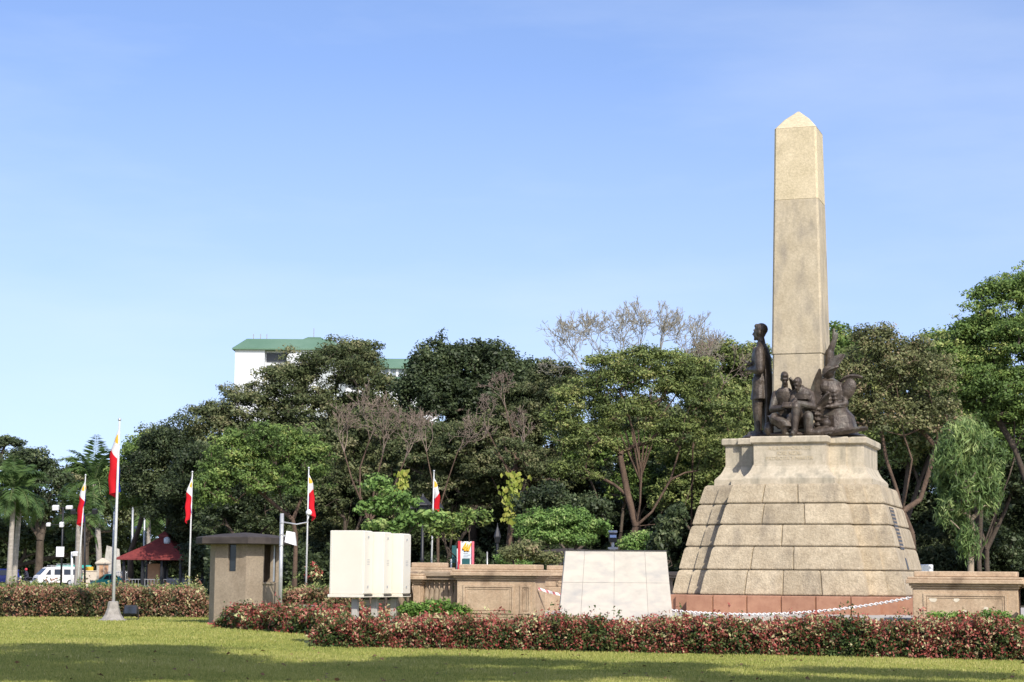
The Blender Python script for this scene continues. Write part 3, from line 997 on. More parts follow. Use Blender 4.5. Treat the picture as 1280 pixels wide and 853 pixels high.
# right boy: knee up, lower leg hanging over the ledge
mb.cap((.00, -1.16, .38), (.02, -1.62, .66), .18, .14); mb.cap((.02, -1.62, .66), (-.02, -1.66, .10), .135, .09); mb.cap((-.02, -1.66, .08), (-.04, -1.86, .06), .085, .055)
mb.cap((.22, -1.16, .36), (.34, -1.52, .44), .18, .15); mb.cap((.34, -1.52, .44), (.34, -1.50, .12), .15, .13); mb.cap((.34, -1.5, .1), (.62, -1.55, .08), .10, .07)
mb.cap((.34, -1.16, .98), (.45, -1.34, .70), .12, .10); mb.cap((.45, -1.34, .70), (.06, -1.62, .76), .10, .065); hand(mb, (.06, -1.62, .76), (-1, -.2, .1), (0, -.3, 1), 1.0)
mb.cap((-.12, -1.18, .98), (-.14, -1.42, .74), .11, .09); mb.cap((-.14, -1.42, .74), (.00, -1.60, .84), .085, .06)
mb.loft([[(.14 + r * math.cos(t), -1.18 + .72 * r * math.sin(t), z) for t in [2 * math.pi * k / 14 for k in range(14)]] for z, r in ((.86, .30), (1.0, .31), (1.12, .22))])
bronze('seated_statue', 'two bronze boys sitting close on the ledge in front of the shaft, reading together', mb, .0135, 1, 1.08, .13, .88)

# --- bronze plants and heaped tools at the right corner
def leafshape(mb, base, d, n, L, w, curl=.35, th=.035, seg=8):
    """broad curling bronze leaf"""
    p, d, n = Vector(base), Vector(d).normalized(), Vector(n).normalized()
    rings = []
    for i in range(seg + 1):
        f = i / seg
        ww = max(w * math.sin(math.pi * min(.985, .10 + .87 * f)) ** .75, .02)
        sd = d.cross(n).normalized()
        nn = sd.cross(d)
        rings.append([p - sd * ww + nn * ww * .35, p - sd * ww * .5 + nn * th * .6, p - nn * .0 + nn * .0, p + sd * ww * .5 + nn * th * .6, p + sd * ww + nn * ww * .35,
                      p + sd * ww * .5 - nn * th, p - nn * th * 1.6, p - sd * ww * .5 - nn * th])
        p = p + d * L / seg
        d = (d + n * curl / seg).normalized()
    mb.loft(rings)
mb = MB()
leafshape(mb, (.22, -.95, .55), (-.10, .05, 1), (-.5, -.6, .1), 1.05, .16, .9)
leafshape(mb, (.44, -.98, .45), (.02, .05, 1), (.55, -.6, .1), 1.30, .20, .55)
leafshape(mb, (.55, -1.1, .4), (.12, -.1, 1), (.8, -.5, .1), .85, .19, 1.2)
for k in range(5):
    mb.ell((.60, -1.18, .18 + k * .13), (.10, .10, .055), 10, 6)
mb.cap((.58, -1.16, .1), (.58, -1.14, .8), .06, .05)
bronze('bronze_plant', 'bronze broad-leaved plant rising between the seated boys and the draped figure', mb, .016, 1)

mb = MB()
mb.ell((1.0, -.75, .05), (.75, .55, .08), 18, 6)
n_ = 22
def skirt(z, r, cx, cy, wav): return [(cx + (r + wav * math.sin(7 * t)) * math.cos(t), cy + (r * .85 + wav * math.sin(7 * t + 1)) * math.sin(t), z) for t in [2 * math.pi * k / n_ for k in range(n_)]]
mb.loft([skirt(.03, .46, 1.06, -.70, .03), skirt(.28, .44, 1.05, -.70, .02), skirt(.56, .40, 1.02, -.68, .01), skirt(.72, .30, .98, -.66, .005), skirt(.78, .24, .96, -.66, 0)])
mb.lathe((.96, -.66, .74), ((.25, 0), (.30, .015), (.30, .05), (.25, .065)), 18)
mb.loft([skirt(.78, .23, .95, -.66, 0), skirt(.98, .27, .92, -.66, 0), skirt(1.2, .31, .86, -.68, 0), skirt(1.42, .27, .80, -.68, 0), skirt(1.52, .14, .78, -.68, 0)])
for k in range(4):
    for sg in (-1, 1):
        mb.ell((.93 - .02 * k + sg * .085, -.90, .88 + .09 * k), (.07, .05, .045), 8, 6)
mb.ell((.72, -.86, 1.30), (.16, .15, .19), 12, 8)
mb.ell((.82, -.80, 1.66), (.17, .18, .16), 14, 8)                                            # bowed, hooded head
leafshape(mb, (.72, -.92, 1.52), (.55, -.05, .75), (.6, -.3, -.6), .48, .13, .9, .05)
leafshape(mb, (.78, -.62, 1.66), (.55, -.1, .8), (-.3, -.8, .5), .62, .19, -.5, .05)
leafshape(mb, (1.05, -.5, 1.45), (.75, -.2, .55), (-.3, -.3, .8), .62, .10, -1.2, .04)
mb.ell((1.28, -.72, 1.22), (.19, .10, .29), 14, 8, Matrix.Rotation(.45, 3, 'Y'))                # round shield at the back
mb.cap((1.1, -.66, 1.3), (1.22, -.74, .86), .11, .08)
mb.cap((1.22, -.74, .86), (.9, -1.0, .78), .08, .06)
hand(mb, (.9, -1.0, .78), (-1, -.3, 0), (0, -.3, 1), 1.0)
leafshape(mb, (.80, -1.32, .05), (1, .10, .12), (0, -.2, 1), 1.05, .24, .12, .04)
mb.cap((.62, -1.25, .10), (.95, -1.3, .16), .16, .10)
mb.cap((.64, -1.05, .35), (.80, -1.20, .35), .13, .13)
for k in range(4): mb.cap((.62 + .05 * k, -1.22, .25 + .09 * k), (.86, -1.24, .22 + .09 * k), .035, .03, 6)
# tall stalk and raised arm against the shaft
mb.cap((.76, -.30, 1.3), (.78, -.32, 2.2), .13, .115)
mb.cap((.78, -.32, 2.2), (.96, -.34, 2.66), .10, .05)
mb.cap((.88, -.33, 2.45), (.90, -.36, 2.78), .05, .035)
bronze('draped_statue', 'bronze draped figure with shield and curling leaves at the right corner of the pedestal', mb, .016, 1)

# ================================================================== PLAZA, BALUSTRADES, CHAIN
LY = -6.8
xl0, xr0 = lx_at(675.5, LY), lx_at(1143, LY)
pl = MB()
P2 = [mw(x, y) for x, y in ((lx_at(522, -6.25, -.1), -6.25), (13, -6.25), (13, 11), (lx_at(522, -6.25, -.1), 11))]
pl.loft([[(p.x, p.y, 0) for p in P2], [(p.x, p.y, PLAZA) for p in P2]])
tag(pl.build('plaza', M['plaza']), kind='structure')
st = MB()
P2 = [mw(x, y) for x, y in ((xl0 - .3, -6.85), (xr0 + .3, -6.85), (xr0 + .3, -6.253), (xl0 - .3, -6.253))]
st.loft([[(p.x, p.y, 0) for p in P2], [(p.x, p.y, .52) for p in P2]])
tag(st.build('step', M['plaza']), kind='structure')
st = MB()
P2 = [mw(x, y) for x, y in ((xl0 - .3, -7.45), (xr0 + .3, -7.45), (xr0 + .3, -6.853), (xl0 - .3, -6.853))]
st.loft([[(p.x, p.y, 0) for p in P2], [(p.x, p.y, .30) for p in P2]])
tag(st.build('step', M['plaza']), kind='structure')

def framed(parent, name, x0, x1, z0, z1, y, mat, w=.05, th=.028):
    """raised moulding around a sunk panel on a face looking along -y"""
    mb = MB()
    mb.box(((x0 + x1) / 2, y, z0 + w / 2), (x1 - x0, th, w))
    mb.box(((x0 + x1) / 2, y, z1 - w / 2), (x1 - x0, th, w))
    mb.box((x0 + w / 2, y, (z0 + z1) / 2), (w, th, z1 - z0 - 2 * w))
    mb.box((x1 - w / 2, y, (z0 + z1) / 2), (w, th, z1 - z0 - 2 * w))
    return mb.build(name, mat, parent)

def pedestal(label, x0, x1, y, ztop, zbot=-PLAZA, depth=.75, panels=(), patches=(), blocks=True):
    xm = (x0 + x1) / 2
    o = empty('stone_pedestal', label, 'pedestal', mw(xm, y, zbot), -PHI, 'sandstone pedestals around the plaza')
    H = ztop - zbot
    L = x1 - x0
    mb = MB(); mb.box((0, 0, .30), (L + .06, depth + .06, .60), bev=.02); mb.build('foot', M['sandstone'], o)
    body = MB(); body.box((0, 0, (.603 + H - .36) / 2), (L, depth, H - .36 - .603), bev=.01); bo = body.build('body', M['sandstone'], o)
    capm = MB()
    z = H - .36
    for h, ov in ((.05, .03), (.05, .07), (.09, .13), (.055, .10)):
        capm.box((0, 0, z + h / 2), (L + ov * 2, depth + ov * 2, h - .002), bev=.012)
        z += h
    capm.build('cap', M['sandstone'], o)
    if blocks:
        bl = MB(); bl.box((0, 0, (z + H) / 2), (L - .04, depth - .1, H - z), bev=.015); bl.build('blocking_course', M['sandstone'], o)
    for (a, b) in panels:
        framed(bo, 'moulding', a - xm, b - xm, .70, H - .46, -depth / 2 - .006, M['sandstone'])
        framed(bo, 'moulding', a - xm + .07, b - xm - .07, .77, H - .53, -depth / 2 - .004, M['sandstone'], .025, .016)
    if patches:
        rg = random.Random(5)
        for (px_, pz_, r) in patches:
            n = 11
            ring = [(px_ - xm + r * rg.uniform(.7, 1.2) * math.cos(2 * math.pi * k / n) * 1.3, -depth / 2 - .0035, pz_ + r * rg.uniform(.7, 1.1) * math.sin(2 * math.pi * k / n)) for k in range(n)]
            mb = MB()
            mb.add(ring, [tuple(range(n))])
            mb.build('plaster_patch', M['plaster_patch'], bo)
    return o
zr = zat(1200, 714.5, 40.5).z - PLAZA
zl = zat(620, 706, 44.5).z - PLAZA
pr_len = 2.05
pedestal('long sandstone pedestal at the right end of the chain, pale plaster patches on its panel', xr0, xr0 + pr_len + .1, LY, zr, panels=[(xr0 + .22, xr0 + pr_len - .12)],
         patches=[(xr0 + .42, 1.12, .06), (xr0 + .9, 1.12, .05), (xr0 + 1.05, .86, .065), (xr0 + .34, .78, .03), (xr0 + 1.5, .95, .04), (xr0 + 1.7, .76, .05)])
pedestal('recessed sandstone wall block running out of view beyond the patched pedestal', xr0 + pr_len + .25, xr0 + pr_len + 2.6, LY + .12, zr - .02, panels=[(xr0 + pr_len + .35, xr0 + pr_len + 1.1), (xr0 + pr_len + 1.3, xr0 + pr_len + 2.5)])
xl1 = lx_at(578.5, LY)
pedestal('stained sandstone pedestal left of the marble block, striped tape tied to it', xl1, xl0, LY, zl, panels=[(xl1 + .15, xl0 - .5), (xl0 - .36, xl0 - .1)])
# a pedestal further in, just left of the marble block
p2 = lx_at(687, -2.6); p2b = lx_at(732, -2.6)
pedestal('plain sandstone pedestal half hidden behind the marble block', p2, p2b, -2.6, zat(690, 707, 47.5).z - PLAZA, zbot=-.02, panels=[(p2 + .3, p2 + .8)])

def balustrade(label, x0, x1, y, ztop, n):
    xm = (x0 + x1) / 2
    o = empty('balustrade', label, 'balustrade', mw(xm, y, -PLAZA), -PHI)
    L = x1 - x0
    H = ztop + PLAZA
    mb = MB(); mb.box((0, 0, .36), (L, .62, .72), bev=.02); mb.build('foot', M['sandstone'], o)
    mb = MB(); mb.box((0, 0, H - .14), (L, .52, .12), bev=.02); mb.box((0, 0, H - .235), (L, .42, .068), bev=.01); mb.build('rail', M['sand_dark'], o)
    h = H - .27 - .72
    prof = ((.085, 0), (.085, .06), (.05, .08), (.045, .13), (.088, h * .36), (.075, h * .52), (.042, h * .78), (.06, h * .86), (.042, h * .9), (.082, h * .93), (.082, h))
    for k in range(n):
        mb = MB(); mb.lathe((-L / 2 + (k + .5) * L / n, 0, .722), prof, 14); mb.build('baluster', M['sand_dark'], o, True)
    return o
xb0 = lx_at(531, LY); 
balustrade('short weathered balustrade with turned balusters between two stone posts', xb0, xl1 - .09, LY, zl - .09, 7)
xc0 = lx_at(521, LY)
pedestal('narrow sandstone end post at the left of the balusters', xc0 + .03, xb0 - .003, LY, zl - .10, depth=.6, blocks=False)
balustrade('second length of balustrade partly behind the cream cabinet', lx_at(497, LY), xc0 - .06, LY, zl - .09, 2)
xk = lx_at(519, -4.4); xk2 = lx_at(556, -4.4)
pedestal('pale sandstone block standing behind the turned balusters', xk, xk2, -4.4, zat(535, 703.5, 47).z - PLAZA, zbot=-.02)
# far balustrade seen between the marble block and the monument
xf0, xf1 = lx_at(770, 6.5), lx_at(853, 6.5)
balustrade('dark far balustrade glimpsed between marble block and stepped base', xf0, xf1, 6.5, zat(846, 711, 54).z - PLAZA, 9)

# chain and tape
def chain(name, label, cat, pts, mat, link_l=.075, r=.0115):
    P = [Vector(p) for p in pts]
    fine = []
    for i in range(len(P) - 1):
        n = max(2, int((P[i + 1] - P[i]).length / (link_l * .72)))
        for k in range(n): fine.append(P[i].lerp(P[i + 1], k / n))
    fine.append(P[-1])
    mb = MB()
    for i in range(len(fine) - 1):
        a, b = fine[i], fine[i + 1]
        t = (b - a).normalized()
        s = t.cross(Vector((0, 0, 1))).normalized()
        if i % 2: s = t.cross(s).normalized()
        c = (a + b) / 2
        ring = [c + t * (link_l * .5 * math.cos(q)) + s * (link_l * .30 * math.sin(q)) for q in [2 * math.pi * k / 10 for k in range(10)]]
        ring.append(ring[0])
        mb.tube(ring, r, 5)
    return tag(mb.build(name, mat), label, cat)
def catenary(a, b, sag, n=24):
    return [a.lerp(b, k / n) - Vector((0, 0, sag * 4 * (k / n) * (1 - k / n))) for k in range(n + 1)]
ca = mw(xr0 - .035, LY - .30, 0) ; ca.z = zat(1141, 747, ca.y).z
cb = mw(lx_at(838, LY + .25), LY + .25, 0); cb.z = zat(838, 763, cb.y).z
chain('chain', 'white plastic chain sagging across the steps to the right pedestal', 'chain', catenary(ca, cb, .20), M['white_paint'])
pa = mw(xl0 + .035, LY - .25, 0); pa.z = zat(670, 736, pa.y).z
pb = mw(lx_at(712, LY + .3), LY + .3, 0); pb.z = zat(712, 745, pb.y).z
tp = MB()
tpts = catenary(pa, pb, .02, 14)
def tape_mat():
    m, nt, b, out = nodes_of('striped_tape')
    tc = nt.nodes.new('ShaderNodeTexCoord'); w = nt.nodes.new('ShaderNodeTexWave')
    w.inputs['Scale'].default_value = 3.2; w.bands_direction = 'DIAGONAL'
    nt.links.new(tc.outputs['Object'], w.inputs['Vector'])
    r_ = ramp(nt, [(.66, (.78, .76, .76)), (.7, (.5, .14, .15))])
    nt.links.new(w.outputs['Fac'], r_.inputs[0]); nt.links.new(r_.outputs[0], b.inputs['Base Color'])
    return m
rings = []
for i, p in enumerate(tpts):
    a = .5 * math.sin(i * .8)
    up = Vector((0, math.sin(a), math.cos(a))) * .03
    th = Vector((0, math.cos(a), -math.sin(a))) * .004
    rings.append([p - up - th, p + up - th, p + up + th, p - up + th])
tp.loft(rings)
tag(tp.build('barrier_tape', tape_mat()), 'red and white striped barrier tape stretched from the stained pedestal', 'tape')
# a thin post holding both lines behind the marble block
bp_ = mw(lx_at(775, LY + .28), LY + .28, 0)

# ================================================================== MARBLE BLOCK
D_m = 41.2
mp_ = at(772, D_m, 0)
mb_o = empty('marble_block', 'pale marble-clad block with sloping sides behind the red hedge', 'block', mp_)
ztm = zat(770, 688.5, D_m).z
wt = (zat(833, 689, D_m).x - zat(707, 688, D_m).x) / 2
wb = wt + .20
ctr = (zat(833, 689, D_m).x + zat(707, 688, D_m).x) / 2 - mp_.x
cols = [-1, -.62, -.035, .57, 1]
rows = [-.05, .58, 1.42, ztm]
def mwid(z): return lerp(wb, wt, max(0, z) / ztm)
core = MB()
core.loft([[(ctr - wb + .03, .03, -.05), (ctr + wb - .03, .03, -.05), (ctr + wb - .03, .72, -.05), (ctr - wb + .03, .72, -.05)], [(ctr - wt + .03, .03, ztm - .01), (ctr + wt - .03, .03, ztm - .01), (ctr + wt - .03, .62, ztm - .01), (ctr - wt + .03, .62, ztm - .01)]])
core.build('core', M['concrete'], mb_o)
tl = MB(); tv = []
g = .0024
def slab(a, b, z0, z1, y0, y1):
    tl.loft([[(ctr + a * mwid(z) + g, y0, z), (ctr + b * mwid(z) - g, y0, z), (ctr + b * mwid(z) - g, y1, z), (ctr + a * mwid(z) + g, y1, z)] for z in (z0 + g, z1 - g)])
    tv.extend([random.random()] * 6)
for i in range(4):
    for j in range(3): slab(cols[i], cols[i + 1], rows[j], rows[j + 1], 0, .028)
for sg in (-1, 1):
    for j in range(3):
        z0, z1 = rows[j] + g, rows[j + 1] - g
        a = [ctr + sg * mwid(z) for z in (z0, z1)]
        tl.loft([[(a[0], .03, z0), (a[0], .70, z0), (a[0] - sg * .03, .70, z0), (a[0] - sg * .03, .03, z0)][::sg], [(a[1], .03, z1), (a[1], .64, z1), (a[1] - sg * .03, .64, z1), (a[1] - sg * .03, .03, z1)][::sg]])
        tv.extend([random.random()] * 6)
me = tl.mesh('marble_cladding')
a_ = me.attributes.new('tint', 'FLOAT', 'FACE'); a_.data.foreach_set('value', np.array([.34 + .32 * t for t in tv], np.float32))
link('marble_cladding', me, M['marble'], mb_o)
mb = MB(); mb.box((ctr, .32, ztm + .004), (wt * 2 + .02, .68, .014)); mb.build('top_edge', M['dark_trim'], mb_o)

# ================================================================== CREAM CABINETS ON POSTS
D_c = 43.0
cp = at(467, D_c, 0)
zc0, zc1 = zat(460, 747, D_c).z, zat(460, 664, D_c).z
cab = empty('utility_cabinet', 'three staggered cream metal cabinets raised on short concrete posts', 'cabinet', cp, R(-15))
# local x runs along the broad side, towards the right and nearer; local y away
for i in range(3):
    ox, oy = -.46 + i * .25, -.3 + i * .60
    h = (zc1 - zc0) - .07 - (.02 * i)
    L, Wd = .78, .58
    mb = MB(); mb.box((ox, oy, zc0 + .07 + h / 2), (L, Wd, h), bev=.012)
    bx = mb.build('cabinet_box', M['cream'], cab)
    d = MB(); d.box((ox + L / 2 + .012, oy, zc0 + .07 + h / 2), (.024, Wd - .03, h - .03), bev=.006)
    dr = d.build('door', M['cream_door'], bx)
    for zz in (.12, .90):
        hd = MB(); hd.box((ox + L / 2 + .034, oy - .04, zc0 + .07 + h * zz), (.02, .035, .05), bev=.004)
        hd.build('latch', M['grey_paint'], dr)
    vt = MB()
    for k in range(4): vt.box((ox + L / 2 + .0255, oy, zc0 + .07 + h * .47 + k * .035), (.004, .16, .008))
    vt.build('vent', M['grey_paint'], dr)
    vt = MB(); vt.box((ox + L / 2 + .02, oy, zc0 + .05), (.03, Wd - .04, .035)); vt.build('vent', M['black'], bx)
    ps = MB(); ps.box((ox + .12, oy, zc0 / 2 - .02), (.14, .14, zc0 - .01), bev=.012); ps.build('post', M['concrete'], cab)
    bf = MB(); bf.box((ox, oy, zc0 + .035), (L + .06, Wd + .05, .066), bev=.008); bf.build('base_plate', M['cream'], cab)
    sd = MB(); sd.box((ox - .34, oy - Wd / 2 - .004, zc0 + .07 + h / 2), (.012, .008, h - .02)); sd.build('seam', M['cream_door'], bx)

# ================================================================== GUARD BOOTHS
def booth_oct(L, ch):
    s = L / 2 + ch
    return [(-s, -L / 2), (-L / 2, -s), (L / 2, -s), (s, -L / 2), (s, L / 2), (L / 2, s), (-L / 2, s), (-s, L / 2)]
def make_booth(label, loc, rz):
    o = empty('guard_booth', label, 'booth', loc, rz, 'concrete guard booths')
    L, ch, H = 1.06, .38, 2.42
    P = booth_oct(L, ch)
    # wall, each face its own thickness, with openings
    wall = MB()
    th = .14
    inner = booth_oct(L - .11, ch - .03)
    n = len(P)
    def seg(i, f0, f1, z0, z1, tht=1.0):
        a, b, c, d = Vector(P[i]), Vector(P[(i + 1) % n]), Vector(inner[i]), Vector(inner[(i + 1) % n])
        q = [a.lerp(b, f0), a.lerp(b, f1), c.lerp(d, f1), c.lerp(d, f0)]
        wall.loft([[(p.x, p.y, z) for p in q] for z in (z0, z1)])
    for i in range(n):
        if i == 1:      # broad front face: narrow slit
            seg(i, 0, .42, -.1, H); seg(i, .42, .67, -.1, 1.60); seg(i, .67, 1, -.1, H)
        elif i == 3:    # right face: broad open window up to the roof
            seg(i, 0, .06, -.1, H); seg(i, .06, .62, -.1, 1.28); seg(i, .62, .70, -.1, H); seg(i, .70, 1, -.1, 1.28)
        else: seg(i, 0, 1, -.1, H)
    wo = wall.build('wall', M['stucco'], o)
    def trim(i, f0, f1, z0, z1, out, mat, name, inn=.0):
        a, b = Vector(P[i]), Vector(P[(i + 1) % n])
        nd = Vector((b.y - a.y, -(b.x - a.x))).normalized()
        q = [a.lerp(b, f0) + nd * out, a.lerp(b, f1) + nd * out, a.lerp(b, f1) - nd * inn, a.lerp(b, f0) - nd * inn]
        m = MB(); m.loft([[(p.x, p.y, z) for p in q] for z in (z0, z1)])
        return m.build(name, mat, o)
    pn = trim(1, .43, .66, 1.61, 2.40, -.07, M['glass'], 'window', .08)
    trim(3, -.02, .66, 1.22, 1.28, .035, M['stucco'], 'sill', -.001)
    trim(3, .74, .80, -.05, 1.26, .006, M['stucco_dark'], 'door_gap', -.001)
    trim(3, .62, .70, 1.3, H - .01, .02, M['grey_paint'], 'mullion', -.001)
    roof = MB()
    rp = booth_oct(L + .50, ch + .13)
    def rr(k, z): return [(x * k, y * k, z) for x, y in rp]
    roof.loft([rr(.98, H - .005), rr(1.0, H + .02), rr(1.0, H + .20), rr(.97, H + .225), rr(.5, H + .32), rr(.06, H + .37)])
    roof.build('roof', M['stucco_dark'], o)
    return o
b_loc = at(304, 59.6, 0)
booth = make_booth('tan concrete guard booth with flat dark roof behind the left end of the red hedge', b_loc, R(-20))
booth2 = copy_tree(booth)
booth2.location = at(712, 90, 0)
booth2['label'] = 'distant guard booth with dark roof peeping out left of the marble block'

# ================================================================== POLE WITH CAMERA AND LAMP
D_p = 57.3
pb_ = at(349.5, D_p, 0)
po = empty('camera_pole', 'grey steel pole with bracket and camera standing right of the guard booth', 'pole', pb_)
hz = zat(352, 642, D_p).z
mb = MB(); mb.tube([(0, 0, -.1), (0, 0, hz)], .058, 12); mb.build('post', M['steel'], po, True)
for z_ in (hz - .28, hz - .62, hz - .95):
    mb = MB(); mb.tube([(0, 0, z_ - .02), (0, 0, z_ + .02)], .068, 12); mb.build('clamp', M['grey_paint'], po)
mb = MB(); mb.tube([(.05, 0, hz - .26), (.45, -.02, hz - .32), (.75, -.03, hz - .26), (.80, -.03, hz - .05)], .022, 8); ar = mb.build('bracket', M['steel'], po, True)
mb = MB(); mb.lathe((.80, -.03, hz - .05), ((.03, 0), (.085, .03), (.09, .10), (.05, .16), (.01, .18)), 14); mb.build('camera', M['white_paint'], ar, True)
mb = MB(); mb.loft([[(x, y, z) for x, y, z in ((.12, -.2, hz - .85), (.45, -.2, hz - .95), (.45, .12, hz - .95), (.12, .12, hz - .85))], [(x, y, z) for x, y, z in ((.16, -.14, hz - .52), (.40, -.14, hz - .56), (.40, .08, hz - .56), (.16, .08, hz - .52))]])
lh = mb.build('lamp_hood', M['white_paint'], po)
mb = MB(); mb.box((.08, 0, hz - .66), (.16, .04, .04)); mb.build('arm', M['steel'], lh)

# ================================================================== FLAGPOLES AND FLAGS
def flag_mat():
    m, nt, b, out = nodes_of('flag_cloth')
    N, L = nt.nodes, nt.links
    uv = N.new('ShaderNodeUVMap'); uv.uv_map = 'UVMap'
    sx = N.new('ShaderNodeSeparateXYZ'); L.new(uv.outputs[0], sx.inputs[0])
    def mth(op, a, b_=None):
        n = N.new('ShaderNodeMath'); n.operation = op
        for i, q in enumerate((a, b_)):
            if q is None: continue
            if isinstance(q, (int, float)): n.inputs[i].default_value = q
            else: L.new(q, n.inputs[i])
        return n.outputs[0]
    u, v = sx.outputs[0], sx.outputs[1]          # u 0..2 along the fly, v 0..1 down the hoist
    dv = mth('ABSOLUTE', mth('SUBTRACT', v, .5))
    tri = mth('LESS_THAN', u, mth('MULTIPLY', mth('SUBTRACT', .5, dv), 1.95))
    lower = mth('GREATER_THAN', v, .5)
    du = mth('SUBTRACT', u, .29)
    rr = mth('SQRT', mth('ADD', mth('MULTIPLY', du, du), mth('MULTIPLY', dv, dv)))
    sunm = mth('LESS_THAN', rr, .16)
    def mix(f, c1, c2):
        n = N.new('ShaderNodeMixRGB'); L.new(f, n.inputs[0])
        for i, q in ((1, c1), (2, c2)):
            if isinstance(q, tuple): n.inputs[i].default_value = (*q, 1)
            else: L.new(q, n.inputs[i])
        return n.outputs[0]
    field = mix(lower, (.012, .03, .26), (.66, .018, .028))
    wh = mix(sunm, (.80, .79, .76), (.85, .52, .06))
    col = mix(tri, field, wh)
    L.new(col, b.inputs['Base Color'])
    b.inputs['Roughness'].default_value = .8
    b.inputs['Specular IOR Level'].default_value = .15
    tr = N.new('ShaderNodeBsdfTranslucent'); L.new(col, tr.inputs[0])
    mx = N.new('ShaderNodeMixShader'); mx.inputs[0].default_value = .3
    L.new(b.outputs[0], mx.inputs[1]); L.new(tr.outputs[0], mx.inputs[2]); L.new(mx.outputs[0], out.inputs[0])
    return m
M['flag'] = flag_mat()

def make_flag(label, top, H, sgn, seed, spread=.22, yaw=0.0, twist=1.0, v0=.46):
    v1 = v0 + .18
    """cloth hanging limp from the hoist: the fly end drops and gathers into folds"""
    rng = np.random.default_rng(seed)
    nu, nv = 40, 50
    ph = rng.uniform(0, 6.28, 3)
    V, UV = [], []
    for i in range(nu + 1):
        for j in range(nv + 1):
            u, v = 2 * i / nu, j / nv
            s = min(1.0, u / .8)
            s = s * (2 - s)
            if v < v0: fx, fy = lerp(.25, -.30, (v / v0) ** .6) - .42 * math.sin(math.pi * v / v0) * u * .5, lerp(.16, .03, v / v0)
            elif v < v1: fx, fy = lerp(-.30, 1.0, (v - v0) / .18), -.06 * math.sin(math.pi * (v - v0) / .18)
            else: fx, fy = lerp(1.0, .25, (v - v1) / (1 - v1)), .12 * (v - v1) / (1 - v1)
            x = spread * (fx * (.12 + .88 * s) + .55 * u * .5) + .02 * s * math.sin(8 * u + ph[1] + 3 * v)
            y = fy * s + .04 * s * math.sin(9 * v + ph[2] + 2.2 * u) + .05 * u * math.sin(2.4 * u + ph[0]) * twist
            z = -(.22 * v + u * .90) + .03 * s * math.sin(5 * v + ph[0]) - .10 * (v > .5) * (v - .5) * u
            V.append((sgn * (x * H + .02), y * H, z * H)); UV.append((u, v))
    F = [(i * (nv + 1) + j, (i + 1) * (nv + 1) + j, (i + 1) * (nv + 1) + j + 1, i * (nv + 1) + j + 1) for i in range(nu) for j in range(nv)]
    me = bpy.data.meshes.new('flag')
    me.from_pydata(V, [], F)
    uvl = me.uv_layers.new(name='UVMap')
    for lp in me.loops: uvl.data[lp.index].uv = UV[lp.vertex_index]
    o = link('flag', me, M['flag'], None, True)
    o.location = top
    o.rotation_euler = (0, 0, yaw)
    return tag(o, label, 'flag', 'national flags on the poles')

def flagpole(px_b, px_t, py_t, D, lab, flab, sgn, seed, H=.82, r=.045, foot=False, spread=.22, yaw=0.0, drop=.16):
    b, t = at(px_b, D, 0), zat(px_t, py_t, D)
    o = empty('flagpole', lab, 'flagpole', b, group='white flagpoles')
    d = t - b
    mb = MB(); mb.tube([(0, 0, -.1), d * .5, d], [r * 1.15, r * .9, r * .6], 12); mb.build('pole', M['pole_paint'], o, True)
    mb = MB(); mb.lathe(d, ((.02, -.02), (.05, .0), (.055, .05), (.02, .09)), 12); mb.build('finial', M['steel'], o, True)
    if foot:
        mb = MB(); mb.loft([[(x * w, y * w, z) for x, y in ((-1, -.55), (-.55, -1), (.55, -1), (1, -.55), (1, .55), (.55, 1), (-.55, 1), (-1, .55))] for w, z in ((.44, -.05), (.42, .02), (.32, .07), (.24, .2), (.175, .40), (.15, .60), (.12, .62))])
        mb.build('concrete_foot', M['concrete_dark'], o)
    else:
        mb = MB(); mb.box((0, 0, .2), (.34, .34, .4), bev=.04); mb.build('concrete_foot', M['concrete_dark'], o)
    p = b + d * (1 - drop / d.length)
    make_flag(flab, p, H, sgn, seed, spread, yaw, v0=(.52 if sgn < 0 else .49))
    return o
flagpole(141, 149.5, 526, 62.2, 'tall white flagpole with its concrete foot on the lawn before the hedge', 'limp flag on the tall pole with the concrete foot, red half hanging outwards', -1, 1, H=1.12, foot=True, r=.05, spread=.19, yaw=-.25)
flagpole(95.5, 107, 595, 99, 'slanting white flagpole beside the white van', 'limp flag on the slanting pole by the van, white tip pointed', -1, 2, H=1.15, spread=.22, yaw=-.3)
flagpole(235.5, 240.5, 591, 98, 'white flagpole rising just left of the guard booth roof', 'limp flag just left of the booth roof, folded red and dark blue', -1, 3, H=1.15, spread=.19, yaw=.5)
flagpole(382, 386, 586, 94, 'white flagpole between the camera pole and the cream cabinet', 'limp flag left of the cream cabinet, yellow sun showing', 1, 4, H=1.12, spread=.20, yaw=.2)
flagpole(538, 542.5, 590, 95, 'white flagpole behind the turned balusters', 'limp flag above the turned balusters, long narrow red end', 1, 5, H=1.22, spread=.19, yaw=.2)

# black ground floodlight by the tall pole
fl_ = empty('floodlight', 'black ground floodlight at the hedge foot beside the tall flagpole', 'floodlight', at(163.5, 63.6, 0))
mb = MB(); mb.box((0, 0, .30), (.44, .26, .32), bev=.03, rx=-.25); hs = mb.build('housing', M['black'], fl_)
mb = MB(); mb.box((0, -.137, .325), (.36, .012, .24), rx=-.25); mb.build('lens', M['glass'], hs)
mb = MB(); mb.box((0, 0, .015), (.5, .3, .03)); mb.box((-.245, 0, .16), (.02, .06, .28)); mb.box((.245, 0, .16), (.02, .06, .28)); mb.build('bracket', M['black'], fl_)

